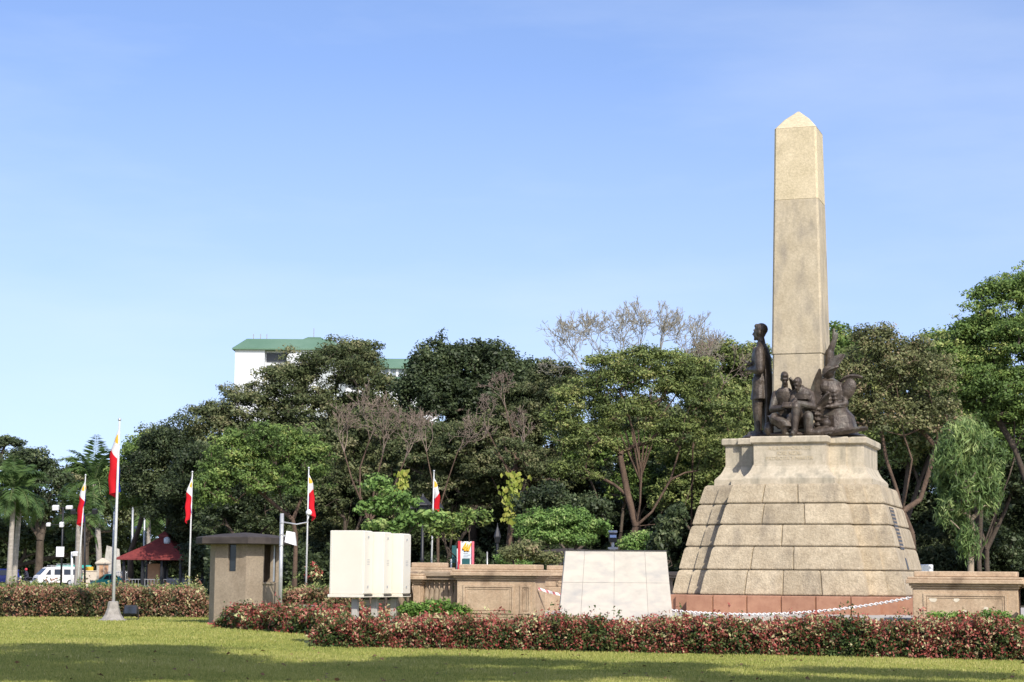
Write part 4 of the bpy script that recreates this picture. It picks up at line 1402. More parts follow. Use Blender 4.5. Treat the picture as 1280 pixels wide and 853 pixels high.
# floodlight on its stand behind the marble block, sky reflection painted into the lens
D_f = 60
fo = empty('floodlight', 'floodlight with sky reflection painted on its glass on a column rising behind the marble block', 'floodlight', at(766, D_f, 0))
z0_, z1_ = zat(766, 688, D_f).z, zat(766, 665.5, D_f).z
mb = MB(); mb.tube([(0, 0, -.1), (0, 0, z0_ + .1)], .09, 12); mb.box((0, 0, z0_ + .06), (.30, .24, .06)); mb.tube([(0, 0, z0_ + .08), (0, 0, z0_ + .28)], .045, 10); mb.build('stand', M['grey_paint'], fo)
mb = MB(); mb.box((0, 0, z1_ - .15), (.24, .20, .30), bev=.02, rx=.25); hs = mb.build('housing', M['black'], fo)
mb = MB(); mb.box((0, -.118, z1_ - .10), (.20, .012, .15), rx=-.3); mb.build('lens', M['sky_reflection_glass'], hs)
mb = MB(); mb.box((0, 0, z1_ + .02), (.27, .24, .025), rx=.2); mb.build('visor', M['grey_paint'], hs)

# low concrete wall behind the booth
w0, w1 = at(354, 56.5, 0), at(450, 53.0, 0)
lw = MB()
d_ = (w1 - w0).normalized(); n_v = Vector((-d_.y, d_.x, 0)) * .25
zt_ = zat(400, 757.5, 54.6).z
lw.loft([[(p.x, p.y, z) for p in (w0, w1, w1 + n_v, w0 + n_v)] for z in (-.05, zt_ - .02, zt_)])
tag(lw.build('low_wall', M['concrete']), 'low pale concrete wall behind the pinkish planting near the camera pole', 'wall')

# ================================================================== HEDGES AND LOW PLANTING
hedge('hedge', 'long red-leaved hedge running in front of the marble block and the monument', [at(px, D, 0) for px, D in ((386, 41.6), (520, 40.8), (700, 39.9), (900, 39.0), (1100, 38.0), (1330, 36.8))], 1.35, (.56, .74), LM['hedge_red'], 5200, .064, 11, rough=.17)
hedge('hedge', 'bright pinkish low planting at the foot of the guard booth', [at(px, D, 0) for px, D in ((268, 55.2), (310, 53.2), (352, 51.2), (410, 48.8))], 2.6, .55, LM['hedge_red'], 3600, .095, 12, rough=.18)
hedge('hedge', 'brownish red hedge along the left edge behind the tall flagpole', [at(px, D, 0) for px, D in ((-40, 65.5), (60, 66.0), (150, 66.6), (262, 67.4))], 1.9, .90, LM['hedge_mix'], 3000, .095, 13, rough=.09)
hedge('hedge', 'yellow-green hedge top showing behind the brownish left hedge', [at(px, D, 0) for px, D in ((-40, 69.5), (120, 70), (262, 71))], 1.6, 1.04, LM['rain'], 1500, .09, 14, rough=.09)
hedge('hedge', 'small reddish hedge piece between camera pole and cream cabinet', [at(px, D, 0) for px, D in ((346, 67.5), (440, 67))], 1.6, .88, LM['hedge_mix'], 2600, .11, 15, rough=.10)
hedge('hedge', 'yellowish clipped hedge strip behind the small reddish hedge piece', [at(px, D, 0) for px, D in ((346, 71.5), (440, 71))], 1.4, 1.04, LM['rain'], 2000, .085, 16, rough=.08)

def bush(name, label, px, D, lobes_px, leafmat, seed, leaf=.10, cr=.25, per=90, group=None, fill=1.4, z0=0.0, bark=None):
    base = at(px, D, z0)
    return make_tree(name, label, 'shrub', base, [lob(*l, D) for l in lobes_px], leafmat, bark or M['bark_dark'], .05, .15, seed, cr=cr, per=per, leaf=leaf, fill=fill, nfork=2, group=group)
bush('fern_bush', 'fresh green ferny ground plants between cabinet and stained pedestal', 545, 43.6, [(518, 763, 18, 7), (546, 760, 22, 8), (572, 764, 16, 6)], LM['ground_green'], 31, .085, .2, 60)
bush('fern_bush', 'pale green tuft growing behind the red hedge beneath the patched pedestal panel', 1187, 38.6, [(1178, 777, 18, 8), (1196, 775, 16, 7)], LM['ground_green'], 32, .08, .18, 90)
bush('fern_bush', 'light green tuft behind the hedge near the right picture edge', 1246, 38.1, [(1238, 775, 18, 8), (1262, 778, 16, 7)], LM['ground_green'], 33, .08, .18, 90)

# ================================================================== TREES
# right of the monument
mk = make_tree
mk('broad_tree', 'reddish olive tree with forked brown trunk right of the obelisk', 'tree', at(1146, 74, 0),
   [lob(1110, 452, 48, 40, 74), lob(1150, 470, 44, 44, 74), lob(1085, 480, 40, 44, 74), lob(1170, 520, 38, 40, 74), lob(1120, 520, 46, 30, 74), lob(1065, 520, 40, 40, 74), lob(1095, 425, 30, 20, 74)],
   LM['russet'], M['bark'], .13, 0, 41, cr=.48, per=75, leaf=.13, fill=.85,
   root=[at(1146, 74, -.1), zat(1140, 668, 74), zat(1132, 648, 74), zat(1128, 640, 74)],
   forks=[[zat(1120, 610, 74), zat(1108, 575, 74), zat(1100, 530, 74), zat(1092, 480, 74)], [zat(1134, 610, 73.6), zat(1140, 575, 73.6), zat(1130, 545, 73.6), zat(1120, 480, 73.6)], [zat(1150, 625, 74.4), zat(1158, 600, 74.4), zat(1170, 560, 74.4), zat(1176, 510, 74.4)]])
mk('tall_tree', 'tall bright green tree reaching above all others at the right picture edge', 'tree', at(1276, 84, 0),
   [lob(1250, 372, 34, 30, 84), lob(1282, 366, 40, 36, 84), lob(1225, 412, 40, 28, 84), lob(1265, 425, 60, 40, 84), lob(1215, 455, 45, 30, 84), lob(1200, 478, 40, 26, 84), lob(1255, 480, 60, 34, 84), lob(1310, 430, 50, 60, 84), lob(1215, 500, 40, 24, 84), lob(1180, 445, 28, 24, 84), lob(1270, 520, 50, 26, 84)],
   LM['bright'], M['bark_dark'], .14, 0, 42, cr=.55, per=120, leaf=.15, fill=1.0, flat=.45,
   root=[at(1303, 84, -.1), zat(1298, 660, 84), zat(1284, 605, 84), zat(1268, 560, 84)],
   forks=[[zat(1245, 520, 84), zat(1225, 490, 84)], [zat(1268, 500, 84), zat(1262, 430, 84), zat(1256, 385, 84)], [zat(1290, 520, 84), zat(1295, 440, 84)]])
mk('weeping_tree', 'small bright weeping tree with pale trunk standing behind the patched pedestal', 'tree', at(1212, 62, 0),
   [lob(1207, 560, 30, 34, 62), lob(1188, 590, 20, 44, 62), lob(1230, 585, 21, 46, 62), lob(1208, 610, 34, 48, 62), lob(1192, 640, 20, 30, 62), lob(1208, 680, 14, 26, 62), lob(1234, 610, 16, 30, 62)],
   LM['willow'], M['bark_pale'], .10, 0, 43, cr=.30, per=70, leaf=.26, fill=.5, flat=1.7, droop=1.1, width=.17, cshift=.24,
   root=[at(1212, 62, -.1), zat(1214, 690, 62), zat(1217, 665, 62), zat(1213, 650, 62)],
   forks=[[zat(1210, 620, 62), zat(1206, 570, 62)], [zat(1224, 640, 62), zat(1230, 600, 62)]])
mk('leafy_tree', 'glossy green tree just behind the bronze figure with shield', 'tree', at(1066, 96, 0),
   [lob(1052, 440, 28, 36, 96), lob(1072, 458, 30, 40, 96), lob(1046, 480, 40, 40, 96), lob(1060, 540, 45, 50, 96)], LM['bright'], M['bark_dark'], .2, 4, 44, cr=.6, per=80, leaf=.22)
mk('leafy_tree', 'dark shaded tree filling the gap under the tall right tree', 'tree', at(1235, 100, 0),
   [lob(1220, 540, 60, 50, 100), lob(1290, 540, 50, 60, 100), lob(1170, 560, 50, 50, 100), lob(1240, 600, 60, 50, 100), lob(1150, 480, 45, 50, 100)], LM['dark'], M['bark_dark'], .15, 3, 45, cr=.75, per=90, leaf=.24)
# big rain tree in the middle
rt = mk('rain_tree', 'spreading yellow-green tree with rough forked trunk left of the monument', 'tree', at(793, 100, 0),
   [lob(770, 480, 48, 34, 100), lob(812, 470, 44, 32, 100), lob(730, 505, 42, 36, 100), lob(855, 490, 48, 36, 100), lob(790, 525, 54, 36, 100), lob(890, 520, 44, 36, 100), lob(740, 550, 46, 32, 100), lob(845, 545, 46, 30, 100), lob(905, 565, 30, 34, 100), lob(700, 530, 28, 30, 100), lob(720, 590, 34, 24, 100), lob(800, 446, 36, 16, 100), lob(758, 452, 30, 14, 100), lob(842, 452, 30, 15, 100), lob(872, 462, 28, 20, 100)],
   LM['rain'], M['bark'], .2, 0, 46, cr=.62, per=100, leaf=.155, fill=.8, flat=.42,
   root=[at(793, 100, -.1), zat(790, 690, 100), zat(791, 672, 100), zat(795, 658, 100)],
   forks=[[zat(800, 630, 99.4), zat(802, 590, 99.4), zat(792, 540, 99.4), zat(775, 490, 99.4)], [zat(815, 640, 100), zat(838, 600, 100), zat(850, 560, 100), zat(870, 500, 100)], [zat(785, 620, 100), zat(775, 570, 100), zat(768, 520, 100)], [zat(825, 655, 100.6), zat(855, 635, 100.6), zat(880, 560, 100.6)]])
# bare crown of thin branches above it
def bare(name, label, base, tops, r0, L, levels, mat, seed, spread=.5, group=None, up=.12, shrink=.74, root_path=None, nchild=(2, 4)):
    rng = np.random.default_rng(seed)
    o = empty(name, label, 'tree', tuple(base), group=group)
    base = np.array(base, float)
    P0, P1, a, b = [], [], [], []
    for path in tops:
        pts = [np.array(p, float) - base for p in path]
        n = len(pts) - 1
        for i in range(n):
            P0.append(pts[i]); P1.append(pts[i + 1]); a.append(r0 * (1 - .55 * i / n)); b.append(r0 * (1 - .55 * (i + 1) / n))
    link('trunk', tubes_mesh('trunk', np.array(P0), np.array(P1), np.array(a), np.array(b), 7), M['bark'], o)
    E = []
    for path in tops:
        q, p = np.array(path[-1], float) - base, np.array(path[-2], float) - base
        d = (q - p) / np.linalg.norm(q - p)
        E.append(twig_tree(q, [d, d + rng.normal(0, .5, 3), d + rng.normal(0, .5, 3)], L, levels, r0 * .36, rng, spread, shrink, up, nchild))
    E = [np.concatenate(k) for k in zip(*E)]
    link('crown', tubes_mesh('crown', *E, 4), mat, o)
    return o
bare('bare_tree', 'leafless pale tree whose fine branches rise above the yellow-green tree', at(800, 108, 0),
     [[at(800, 108, 0), zat(800, 600, 108), zat(lerp(795, px, .45), 520, 108 + dd * .4), zat(px, py, 108 + dd)] for px, py, dd in ((730, 462, 0), (752, 448, .8), (776, 450, -.8), (800, 440, .6), (824, 446, -.6), (846, 452, .8), (866, 464, 0))],
     .07, 1.0, 5, M['twig_tan'], 47, .55, up=.16, nchild=(2, 4))
mk('leafy_tree', 'olive tree crown showing between the bare branches and the standing bronze man', 'tree', at(905, 112, 0),
   [lob(900, 452, 38, 28, 112), lob(935, 470, 36, 40, 112), lob(870, 480, 36, 36, 112), lob(915, 510, 50, 50, 112), lob(945, 450, 20, 26, 112)], LM['rain'], M['bark_dark'], .28, 5, 48, cr=.6, per=90, leaf=.19)
bare('bare_tree', 'thin reddish half-bare tree beside the olive crown near the bronze man', at(862, 104, 0),
     [[at(862, 104, 0), zat(866, 560, 104), zat(872, 500, 104), zat(880, 462, 104)], [at(862, 104, 0), zat(866, 560, 104), zat(890, 510, 104), zat(905, 480, 104)]], .06, .75, 5, M['twig_red'], 49, .55, nchild=(2, 3))
# centre left
mk('rubber_tree', 'dark glossy tree with dense rounded clumps rising behind the centre', 'tree', at(590, 122, 0),
   [lob(545, 462, 34, 34, 122), lob(580, 456, 34, 30, 122), lob(622, 462, 32, 36, 122), lob(560, 500, 52, 40, 122), lob(612, 505, 50, 40, 122), lob(655, 478, 30, 26, 122), lob(520, 490, 26, 30, 122), lob(668, 492, 28, 26, 122)], LM['dark'], M['bark_dark'], .35, 5, 51, cr=.62, per=95, leaf=.25, fill=1.25, flat=.9, cshift=.1)
mk('broad_tree', 'big grey-green domed tree covering the white tower', 'tree', at(372, 128, 0),
   [lob(420, 462, 52, 38, 128), lob(360, 478, 46, 34, 128), lob(452, 476, 38, 38, 128), lob(310, 510, 46, 34, 128), lob(390, 515, 60, 40, 128), lob(458, 520, 42, 44, 128), lob(275, 540, 44, 32, 128), lob(340, 550, 56, 36, 128), lob(435, 545, 40, 34, 128), lob(255, 520, 26, 18, 128), lob(442, 440, 34, 20, 128)],
   LM['olive'], M['bark_dark'], .45, 4.5, 52, cr=.78, per=110, leaf=.20, fill=.9, flat=.5, nfork=6)
mk('leafy_tree', 'yellow-green tree with reddish tips in front of the grey-green dome', 'tree', at(366, 104, 0),
   [lob(345, 560, 44, 36, 104), lob(385, 575, 32, 34, 104), lob(310, 590, 34, 34, 104), lob(350, 605, 46, 26, 104), lob(290, 560, 28, 24, 104), lob(268, 610, 26, 40, 104)],
   LM['bright'], M['bark'], .13, 0, 53, cr=.55, per=85, leaf=.17, fill=.85, flat=.5,
   root=[at(367, 104, -.1), zat(369, 700, 104), zat(370, 670, 104), zat(366, 650, 104)], forks=[[zat(352, 625, 104), zat(340, 590, 104)], [zat(378, 620, 104), zat(385, 585, 104)], [zat(330, 620, 104), zat(300, 600, 104)]])
mk('leafy_tree', 'deep green tree over the red-roofed pavilion', 'tree', at(203, 158, 0),
   [lob(215, 560, 44, 36, 146), lob(248, 575, 38, 40, 146), lob(185, 590, 34, 34, 146), lob(228, 610, 48, 36, 146), lob(180, 610, 26, 24, 146), lob(262, 615, 28, 44, 146), lob(280, 640, 26, 36, 130), lob(205, 640, 30, 18, 146), lob(240, 612, 44, 22, 142), lob(262, 640, 26, 18, 142)],
   LM['dark'], M['bark_dark'], .30, 0, 54, cr=.85, per=105, leaf=.24, fill=1.15, flat=.7,
   root=[at(204, 158, -.1), zat(206, 690, 158), zat(210, 665, 156), zat(212, 645, 154)], forks=[[zat(190, 610, 150), zat(185, 590, 147)], [zat(232, 620, 150), zat(250, 590, 147)]])
mk('leafy_tree', 'lighter green tree with leaning dark trunk left of the red roof', 'tree', at(168, 152, 0),
   [lob(172, 575, 26, 26, 150), lob(160, 600, 26, 30, 150), lob(190, 560, 28, 24, 152), lob(166, 630, 22, 20, 150)],
   LM['bright'], M['bark_dark'], .22, 0, 55, cr=.7, per=85, leaf=.22,
   root=[at(163, 152, -.1), zat(163, 690, 152), zat(174, 660, 152), zat(180, 635, 152)], forks=[[zat(172, 600, 151), zat(165, 580, 150)]])
bare('bare_tree', 'leafless thicket of reddish twigs above the cream cabinet', at(463, 100, 0),
     [[at(463, 100, 0), zat(461, 655, 100), zat(455, 635, 100), zat(440, 600, 100), zat(430, 565, 100)], [at(463, 100, 0), zat(463, 650, 100), zat(468, 610, 100), zat(478, 570, 100)], [at(463, 100, 0), zat(463, 650, 100), zat(450, 620, 100), zat(450, 585, 100), zat(462, 550, 100)], [at(463, 100, 0), zat(464, 650, 100), zat(490, 615, 100), zat(506, 575, 100)]],
     .075, .90, 5, M['twig_red'], 56, .5, up=.18, nchild=(2, 3))
bare('bare_tree', 'thin bare tree with pinkish twigs left of the vine-wrapped trunk', at(548, 103, 0),
     [[at(548, 103, 0), zat(546, 640, 103), zat(540, 600, 103), zat(533, 565, 103)], [at(548, 103, 0), zat(548, 640, 103), zat(560, 600, 103), zat(572, 565, 103)]],
     .06, .8, 5, M['twig_red'], 57, .55, up=.15, nchild=(2, 3))
mk('leafy_tree', 'mid-green mottled tree under the dark glossy one', 'tree', at(652, 112, 0),
   [lob(600, 545, 46, 30, 112), lob(650, 530, 46, 34, 112), lob(690, 545, 40, 40, 112), lob(560, 570, 34, 26, 112), lob(625, 585, 50, 32, 112), lob(680, 590, 38, 34, 112), lob(700, 500, 34, 30, 112), lob(690, 474, 34, 26, 112), lob(724, 484, 28, 26, 112), lob(655, 500, 40, 28, 112)],
   LM['olive'], M['bark_dark'], .28, 4, 58, cr=.62, per=95, leaf=.18, fill=.9, flat=.45)
bare('bare_tree', 'brown twiggy tree in the dense middle of the wood', at(640, 106, 0),
     [[at(640, 106, 0), zat(640, 640, 106), zat(645, 560, 106), zat(632, 510, 106)], [at(640, 106, 0), zat(641, 640, 106), zat(642, 600, 106), zat(655, 555, 106)], [at(640, 106, 0), zat(641, 640, 106), zat(640, 600, 106), zat(610, 540, 106)]], .08, .75, 5, M['twig_red'], 59, .6, nchild=(2, 3))
# trunk with climbing big yellow leaves
def vine(label, px, py0, py1, D, wpx, seed, n):
    rng = np.random.default_rng(seed)
    c0, c1 = zat(px, py1, D), zat(px, py0, D)
    o = empty('climbing_vine', label, 'vine', tuple(c0))
    N = n
    f = rng.uniform(0, 1, N)
    w = wpx * D / F_PX
    P = np.stack([rng.normal(0, w * .5, N), rng.uniform(-.5, -.15, N), f * (c1.z - c0.z)], 1)
    nrm = unit(np.stack([rng.normal(0, .5, N), -np.ones(N), rng.uniform(.0, .7, N)], 1))
    ax = np.stack([rng.normal(0, .5, N), rng.normal(0, .2, N), -np.ones(N)], 1)
    link('leaves', leaf_mesh('leaves', P, ax, nrm, rng.uniform(.20, .36, N), np.full(N, .7), rng.normal(.5, .25, N)), LM['vine'], o)
    mb = MB(); mb.tube([(0, -.05, -.3), (.05, -.1, (c1.z - c0.z) * .5), (0, -.05, c1.z - c0.z)], .06, 6); mb.build('stem', M['bark_dark'], o)
    return o
vine('large yellow-leaved vine climbing the trunk near the middle of the wood', 641, 592, 655, 98, 13, 61, 190)
vine('yellowish broad-leaved vine left of the ornate lantern post', 503, 588, 622, 98, 10, 62, 70)
mk('leafy_tree', 'slim crooked tree carrying the yellow-leaved vine', 'tree', at(638, 99, 0), [lob(640, 565, 26, 20, 99), lob(660, 580, 20, 14, 99)], LM['olive'], M['bark'], .16, 0, 63, cr=.4, per=50, leaf=.15, fill=.7,
   root=[at(637, 99, -.1), zat(636, 680, 99), zat(641, 630, 99), zat(640, 590, 99)], forks=[[zat(622, 570, 99)], [zat(655, 565, 99)]])
# low bright trees and shrubs at the edge of the wood
mk('small_tree', 'low bright green spreading tree behind the two sandstone pedestals', 'tree', at(700, 80, 0),
   [lob(672, 655, 26, 16, 80), lob(706, 652, 30, 17, 80), lob(736, 662, 24, 14, 80), lob(690, 672, 34, 14, 80), lob(660, 662, 16, 12, 80), lob(722, 674, 26, 10, 80)], LM['lime'], M['bark_dark'], .07, 1.0, 64, cr=.32, per=95, leaf=.13, fill=1.3, flat=.5)
mk('small_tree', 'dark green low tree right above the bright spreading tree', 'tree', at(716, 92, 0),
   [lob(690, 625, 34, 22, 92), lob(735, 640, 30, 22, 92), lob(660, 635, 20, 20, 92)], LM['dark'], M['bark_dark'], .1, 1.5, 65, cr=.5, per=80, leaf=.18)
mk('small_tree', 'fresh green sapling behind the top of the cream cabinet', 'tree', at(482, 88, 0),
   [lob(470, 610, 22, 18, 88), lob(492, 632, 28, 20, 88), lob(515, 655, 24, 16, 88), lob(462, 640, 20, 18, 88), lob(480, 660, 30, 14, 88), lob(540, 650, 20, 12, 88)], LM['lime'], M['bark_dark'], .06, 1.4, 66, cr=.42, per=38, leaf=.24, fill=.5)
mk('small_tree', 'green shrubby tree behind the flag over the balusters', 'tree', at(568, 92, 0),
   [lob(565, 655, 28, 16, 92), lob(590, 648, 22, 16, 92), lob(550, 665, 18, 12, 92)], LM['bright'], M['bark_dark'], .05, 1.4, 67, cr=.42, per=38, leaf=.22, fill=.5)
mk('small_tree', 'drooping dark shrub at the foot of the rough forked trunk', 'tree', at(835, 84, 0),
   [lob(832, 670, 16, 26, 84), lob(845, 650, 12, 22, 84), lob(822, 690, 14, 16, 84)], LM['dark'], M['bark_dark'], .06, .8, 68, cr=.4, per=80, leaf=.2, droop=.6)
bush('shrub', 'yellow-green shrub at the trunk foot just above the marble block', 800, 86, [(788, 680, 12, 12), (806, 676, 12, 14), (798, 690, 18, 8)], LM['lime'], 69, .16, .35, 60)
bush('shrub', 'mottled green shrub with a few red leaves behind the stained pedestal', 655, 66, [(640, 694, 16, 10), (662, 690, 20, 14), (684, 698, 18, 8)], LM['russet'], 70, .11, .28, 80)
bush('shrub', 'leafy green shrub behind the vine-wrapped lamp near the stained pedestal', 628, 72, [(632, 700, 12, 8), (648, 704, 12, 6)], LM['lime'], 71, .11, .25, 60)
bush('shrub', 'red-leaved shrub behind the small reddish hedge piece', 392, 100, [(392, 716, 9, 12)], LM['hedge_red'], 72, .2, .3, 60)

# lower canopies that knit the wood together
for k, (px, D, lf, lb, lobes) in enumerate([
    (430, 116, 'olive', 'grey-green tree filling the space behind the reddish twigs', [(420, 560, 46, 34), (470, 545, 44, 36), (500, 580, 40, 36), (440, 610, 46, 34), (490, 630, 42, 30), (395, 630, 30, 34)]),
    (560, 114, 'olive', 'dull green tree behind the thin bare pinkish tree', [(535, 570, 40, 36), (580, 560, 40, 34), (560, 610, 46, 34), (605, 620, 40, 32), (530, 640, 36, 26)]),
    (690, 116, 'dark', 'deep green tree between vine trunk and forked trunk', [(670, 600, 44, 34), (715, 590, 40, 36), (745, 620, 36, 34), (690, 640, 44, 30), (650, 640, 34, 30)]),
    (880, 108, 'rain', 'sunlit green tree behind the left slope of the monument', [(870, 560, 44, 38), (915, 560, 40, 40), (895, 610, 44, 40), (850, 620, 34, 36), (930, 520, 36, 40), (890, 500, 40, 30)]),
    (770, 112, 'bright', 'bright green tree behind the forked trunk', [(760, 560, 44, 34), (820, 570, 44, 34), (790, 610, 40, 30), (730, 570, 34, 30), (860, 590, 30, 28)]),
    (1120, 92, 'rain', 'olive green tree behind the forked brown trunk at right', [(1090, 500, 44, 40), (1140, 490, 46, 40), (1180, 480, 40, 40), (1110, 560, 44, 44), (1165, 545, 42, 42), (1060, 470, 36, 36), (1195, 440, 30, 30)]),
    (1225, 96, 'bright', 'leafy green tree joining the two right-hand crowns', [(1200, 470, 44, 36), (1240, 500, 46, 40), (1275, 530, 40, 44), (1190, 530, 40, 40), (1230, 560, 40, 34), (1178, 440, 32, 28), (1204, 436, 28, 26)]),
    (310, 118, 'dark', 'dark green tree under the left flank of the grey-green dome', [(300, 600, 44, 38), (340, 640, 40, 34), (285, 650, 36, 36), (255, 590, 34, 40), (375, 640, 34, 34)]),
]):
    mk('leafy_tree', lb, 'tree', at(px, D, 0), [lob(*l, D) for l in lobes], LM[lf], M['bark_dark'], .14, 2.5, 300 + k, cr=.62, per=85, leaf=.2, fill=.8, flat=.5)

# second row: darker trees that close the wood
proto = {}
row2 = [(700, 132, 1.08), (770, 140, 1.2), (830, 132, 1.1), (880, 130, 1.12), (950, 138, 1.15), (1010, 128, 1.05), (1090, 122, 1.05), (1160, 126, 1.08), (1235, 120, 1.1), (1300, 124, 1.1), (640, 138, 1.12), (560, 140, 1.1), (500, 140, 1.15), (430, 138, 1.15), (370, 136, 1.1), (310, 138, 1.0), (262, 150, .95), (465, 128, .9), (595, 126, .95), (400, 126, .8), (330, 128, .75), (530, 126, .85), (660, 124, .85), (740, 122, .8), (800, 124, .9), (1200, 112, .8), (1262, 110, .85), (1060, 112, .8), (910, 122, .85)]
lbl2 = ['dark backdrop tree in the depth of the wood', 'shadowy tree trunked deep inside the wood']
rng2 = random.Random(4)
src = []
for k in range(3):
    D0 = 130
    b0 = at(640, D0, 0)
    lobes = []
    rg = np.random.default_rng(80 + k)
    for q in range(14):
        lobes.append(((b0.x + rg.uniform(-3.6, 3.6), D0 + rg.uniform(-2, 2), rg.uniform(1.6, 10.2)), (rg.uniform(1.6, 2.6), rg.uniform(1.6, 2.4), rg.uniform(1.4, 2.2))))
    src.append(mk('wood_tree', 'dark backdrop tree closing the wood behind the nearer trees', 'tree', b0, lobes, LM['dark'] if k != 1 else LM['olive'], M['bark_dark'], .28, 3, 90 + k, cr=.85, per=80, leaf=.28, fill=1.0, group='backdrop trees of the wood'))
for i, (px, D, sc) in enumerate(row2):
    o = src[i % 3] if i < 3 else copy_tree(src[i % 3])
    o.location = at(px, D, 0)
    o.rotation_euler = (0, 0, rng2.uniform(0, 6.28))
    o.scale = (sc * 1.05, sc * 1.05, sc)
# shaded undergrowth that fills the floor of the wood
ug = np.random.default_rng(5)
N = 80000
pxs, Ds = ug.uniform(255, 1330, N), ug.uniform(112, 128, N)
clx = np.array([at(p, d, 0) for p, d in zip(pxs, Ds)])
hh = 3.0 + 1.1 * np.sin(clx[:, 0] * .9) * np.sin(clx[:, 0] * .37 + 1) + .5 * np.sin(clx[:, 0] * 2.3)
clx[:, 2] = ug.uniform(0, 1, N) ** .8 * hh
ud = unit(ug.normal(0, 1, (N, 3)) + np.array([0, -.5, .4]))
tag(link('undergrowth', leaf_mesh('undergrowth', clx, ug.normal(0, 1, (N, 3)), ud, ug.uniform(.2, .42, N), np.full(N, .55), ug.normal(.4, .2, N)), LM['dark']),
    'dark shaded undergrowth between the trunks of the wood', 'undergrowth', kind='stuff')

# left, far trees and palms
mk('umbrella_tree', 'flat-topped dark tree cut by the left picture edge', 'tree', at(-14, 230, 0), [lob(6, 554, 24, 9, 230), lob(-24, 560, 30, 12, 230), lob(-10, 580, 22, 14, 230)], LM['dark'], M['bark_dark'], .4, 8, 101, cr=.9, per=60, leaf=.35, flat=.5)
mk('far_tree', 'rounded dark tree standing behind the left palms', 'tree', at(48, 226, 0), [lob(45, 585, 32, 24, 226), lob(62, 610, 26, 34, 226), lob(20, 610, 30, 40, 226), lob(45, 640, 36, 30, 226), lob(30, 570, 20, 14, 226)], LM['dark'], M['bark_dark'], .5, 5, 102, cr=1.4, per=80, leaf=.42)
mk('far_tree', 'grey-green tree between the palms and the tall flagpole', 'tree', at(105, 228, 0), [lob(95, 610, 30, 30, 228), lob(128, 606, 28, 34, 228), lob(110, 645, 40, 30, 228), lob(148, 640, 24, 30, 228)], LM['olive'], M['bark_dark'], .5, 5, 103, cr=1.4, per=80, leaf=.42)
mk('far_tree', 'dark distant tree seen under the pavilion tree', 'tree', at(190, 235, 0), [lob(180, 650, 36, 34, 235), lob(225, 655, 36, 34, 235), lob(265, 660, 30, 34, 235)], LM['dark'], M['bark_dark'], .5, 4, 104, cr=1.5, per=80, leaf=.45)
mk('far_tree', 'low dark tree in shade beyond the blue vehicle', 'tree', at(20, 238, 0), [lob(10, 670, 40, 26, 238), lob(60, 672, 36, 28, 238), lob(110, 676, 40, 24, 238), lob(150, 678, 30, 24, 238)], LM['dark'], M['bark_dark'], .4, 2, 105, cr=1.5, per=90, leaf=.45)
mk('far_tree', 'shaded dark trees mass seen past the camera pole', 'tree', at(380, 236, 0), [lob(330, 680, 40, 26, 236), lob(390, 680, 40, 28, 236), lob(440, 676, 40, 28, 236), lob(300, 660, 40, 30, 236)], LM['dark'], M['bark_dark'], .4, 2, 106, cr=1.5, per=90, leaf=.45)
def palm(px, D, py_top, px_top, fl, label, seed, nf=22, r=.2):
    b, t = at(px, D, 0), zat(px_top, py_top, D)
    return make_palm('palm_tree', label, b, t.z, nf, fl, seed, lean=t.x - b.x, r=r)
palm(11, 182, 612, 18, 3.9, 'palm with pale trunk nearest the left picture edge', 111, 26, .26)
palm(17.5, 186, 622, 26, 3.4, 'shorter palm whose trunk leans beside the leftmost palm', 112, 20, .26)
palm(124, 172, 606, 118, 4.1, 'palm with grey trunk between slanting and tall flagpoles', 113, 26, .26)
palm(97, 160, 650, 99, 3.0, 'palm with thick short trunk behind the slanting flagpole', 114, 18, .30)
palm(184.5, 168, 640, 186, 3.2, 'slim palm behind the red pavilion roof', 115, 20, .2)

# ================================================================== TOWER FAR BEHIND
D_t = 350
def tx(px): return at(px, D_t, 30).x
def tz(py, px=350): return zat(px, py, D_t).z
tw = empty('tower_block', 'white high-rise with green sloping roof rising over the domed tree', 'building', at(345, D_t, 0))
ox = tw.location.x
mb = MB()
xs = [tx(292), tx(329), tx(357), tx(394), tx(404), tx(424)]
ze = tz(437)
def tower_box(x0, x1, y0, y1, z0, z1, mat, name, par=tw):
    m_ = MB(); m_.box(((x0 + x1) / 2 - ox, (y0 + y1) / 2, (z0 + z1) / 2), (x1 - x0, y1 - y0, z1 - z0)); return m_.build(name, mat, par)
w_ = tower_box(xs[0], xs[1], 0, 12, 0, ze, M['tower_white'], 'wall')
tower_box(xs[1] + .003, xs[2] - .003, 1.6, 12, 0, ze, M['tower_white'], 'wall')
tower_box(xs[2], xs[3], 0, 12, 0, ze, M['tower_white'], 'wall')
tower_box(xs[3] + .003, xs[5], 2.2, 12, 0, ze - .3, M['tower_grey'], 'wall')
tower_box(xs[1] + .2, xs[2] - .2, 1.5, 1.595, tz(452), ze - .5, M['tower_dark'], 'window')
tower_box(xs[1] + .2, xs[2] - .2, 1.5, 1.595, tz(470), tz(456), M['tower_dark'], 'window')
tower_box(xs[3] + .3, xs[5] - .3, 2.1, 2.195, tz(449), tz(440), M['tower_dark'], 'window')
zr_ = tz(421)
rf = MB()
rf.loft([[(x - ox, y, z) for x, y in ((x0, y0), (x1, y0), (x1, y1), (x0, y1))] for z, x0, x1, y0, y1 in ((ze - .1, xs[0] - .5, xs[5] + .5, -.6, 12.6), (ze + .15, xs[0] - .5, xs[5] + .5, -.6, 12.6), (zr_, tx(303), tx(410), 3.5, 9.5))])
ro = rf.build('roof', M['tower_green'], tw)
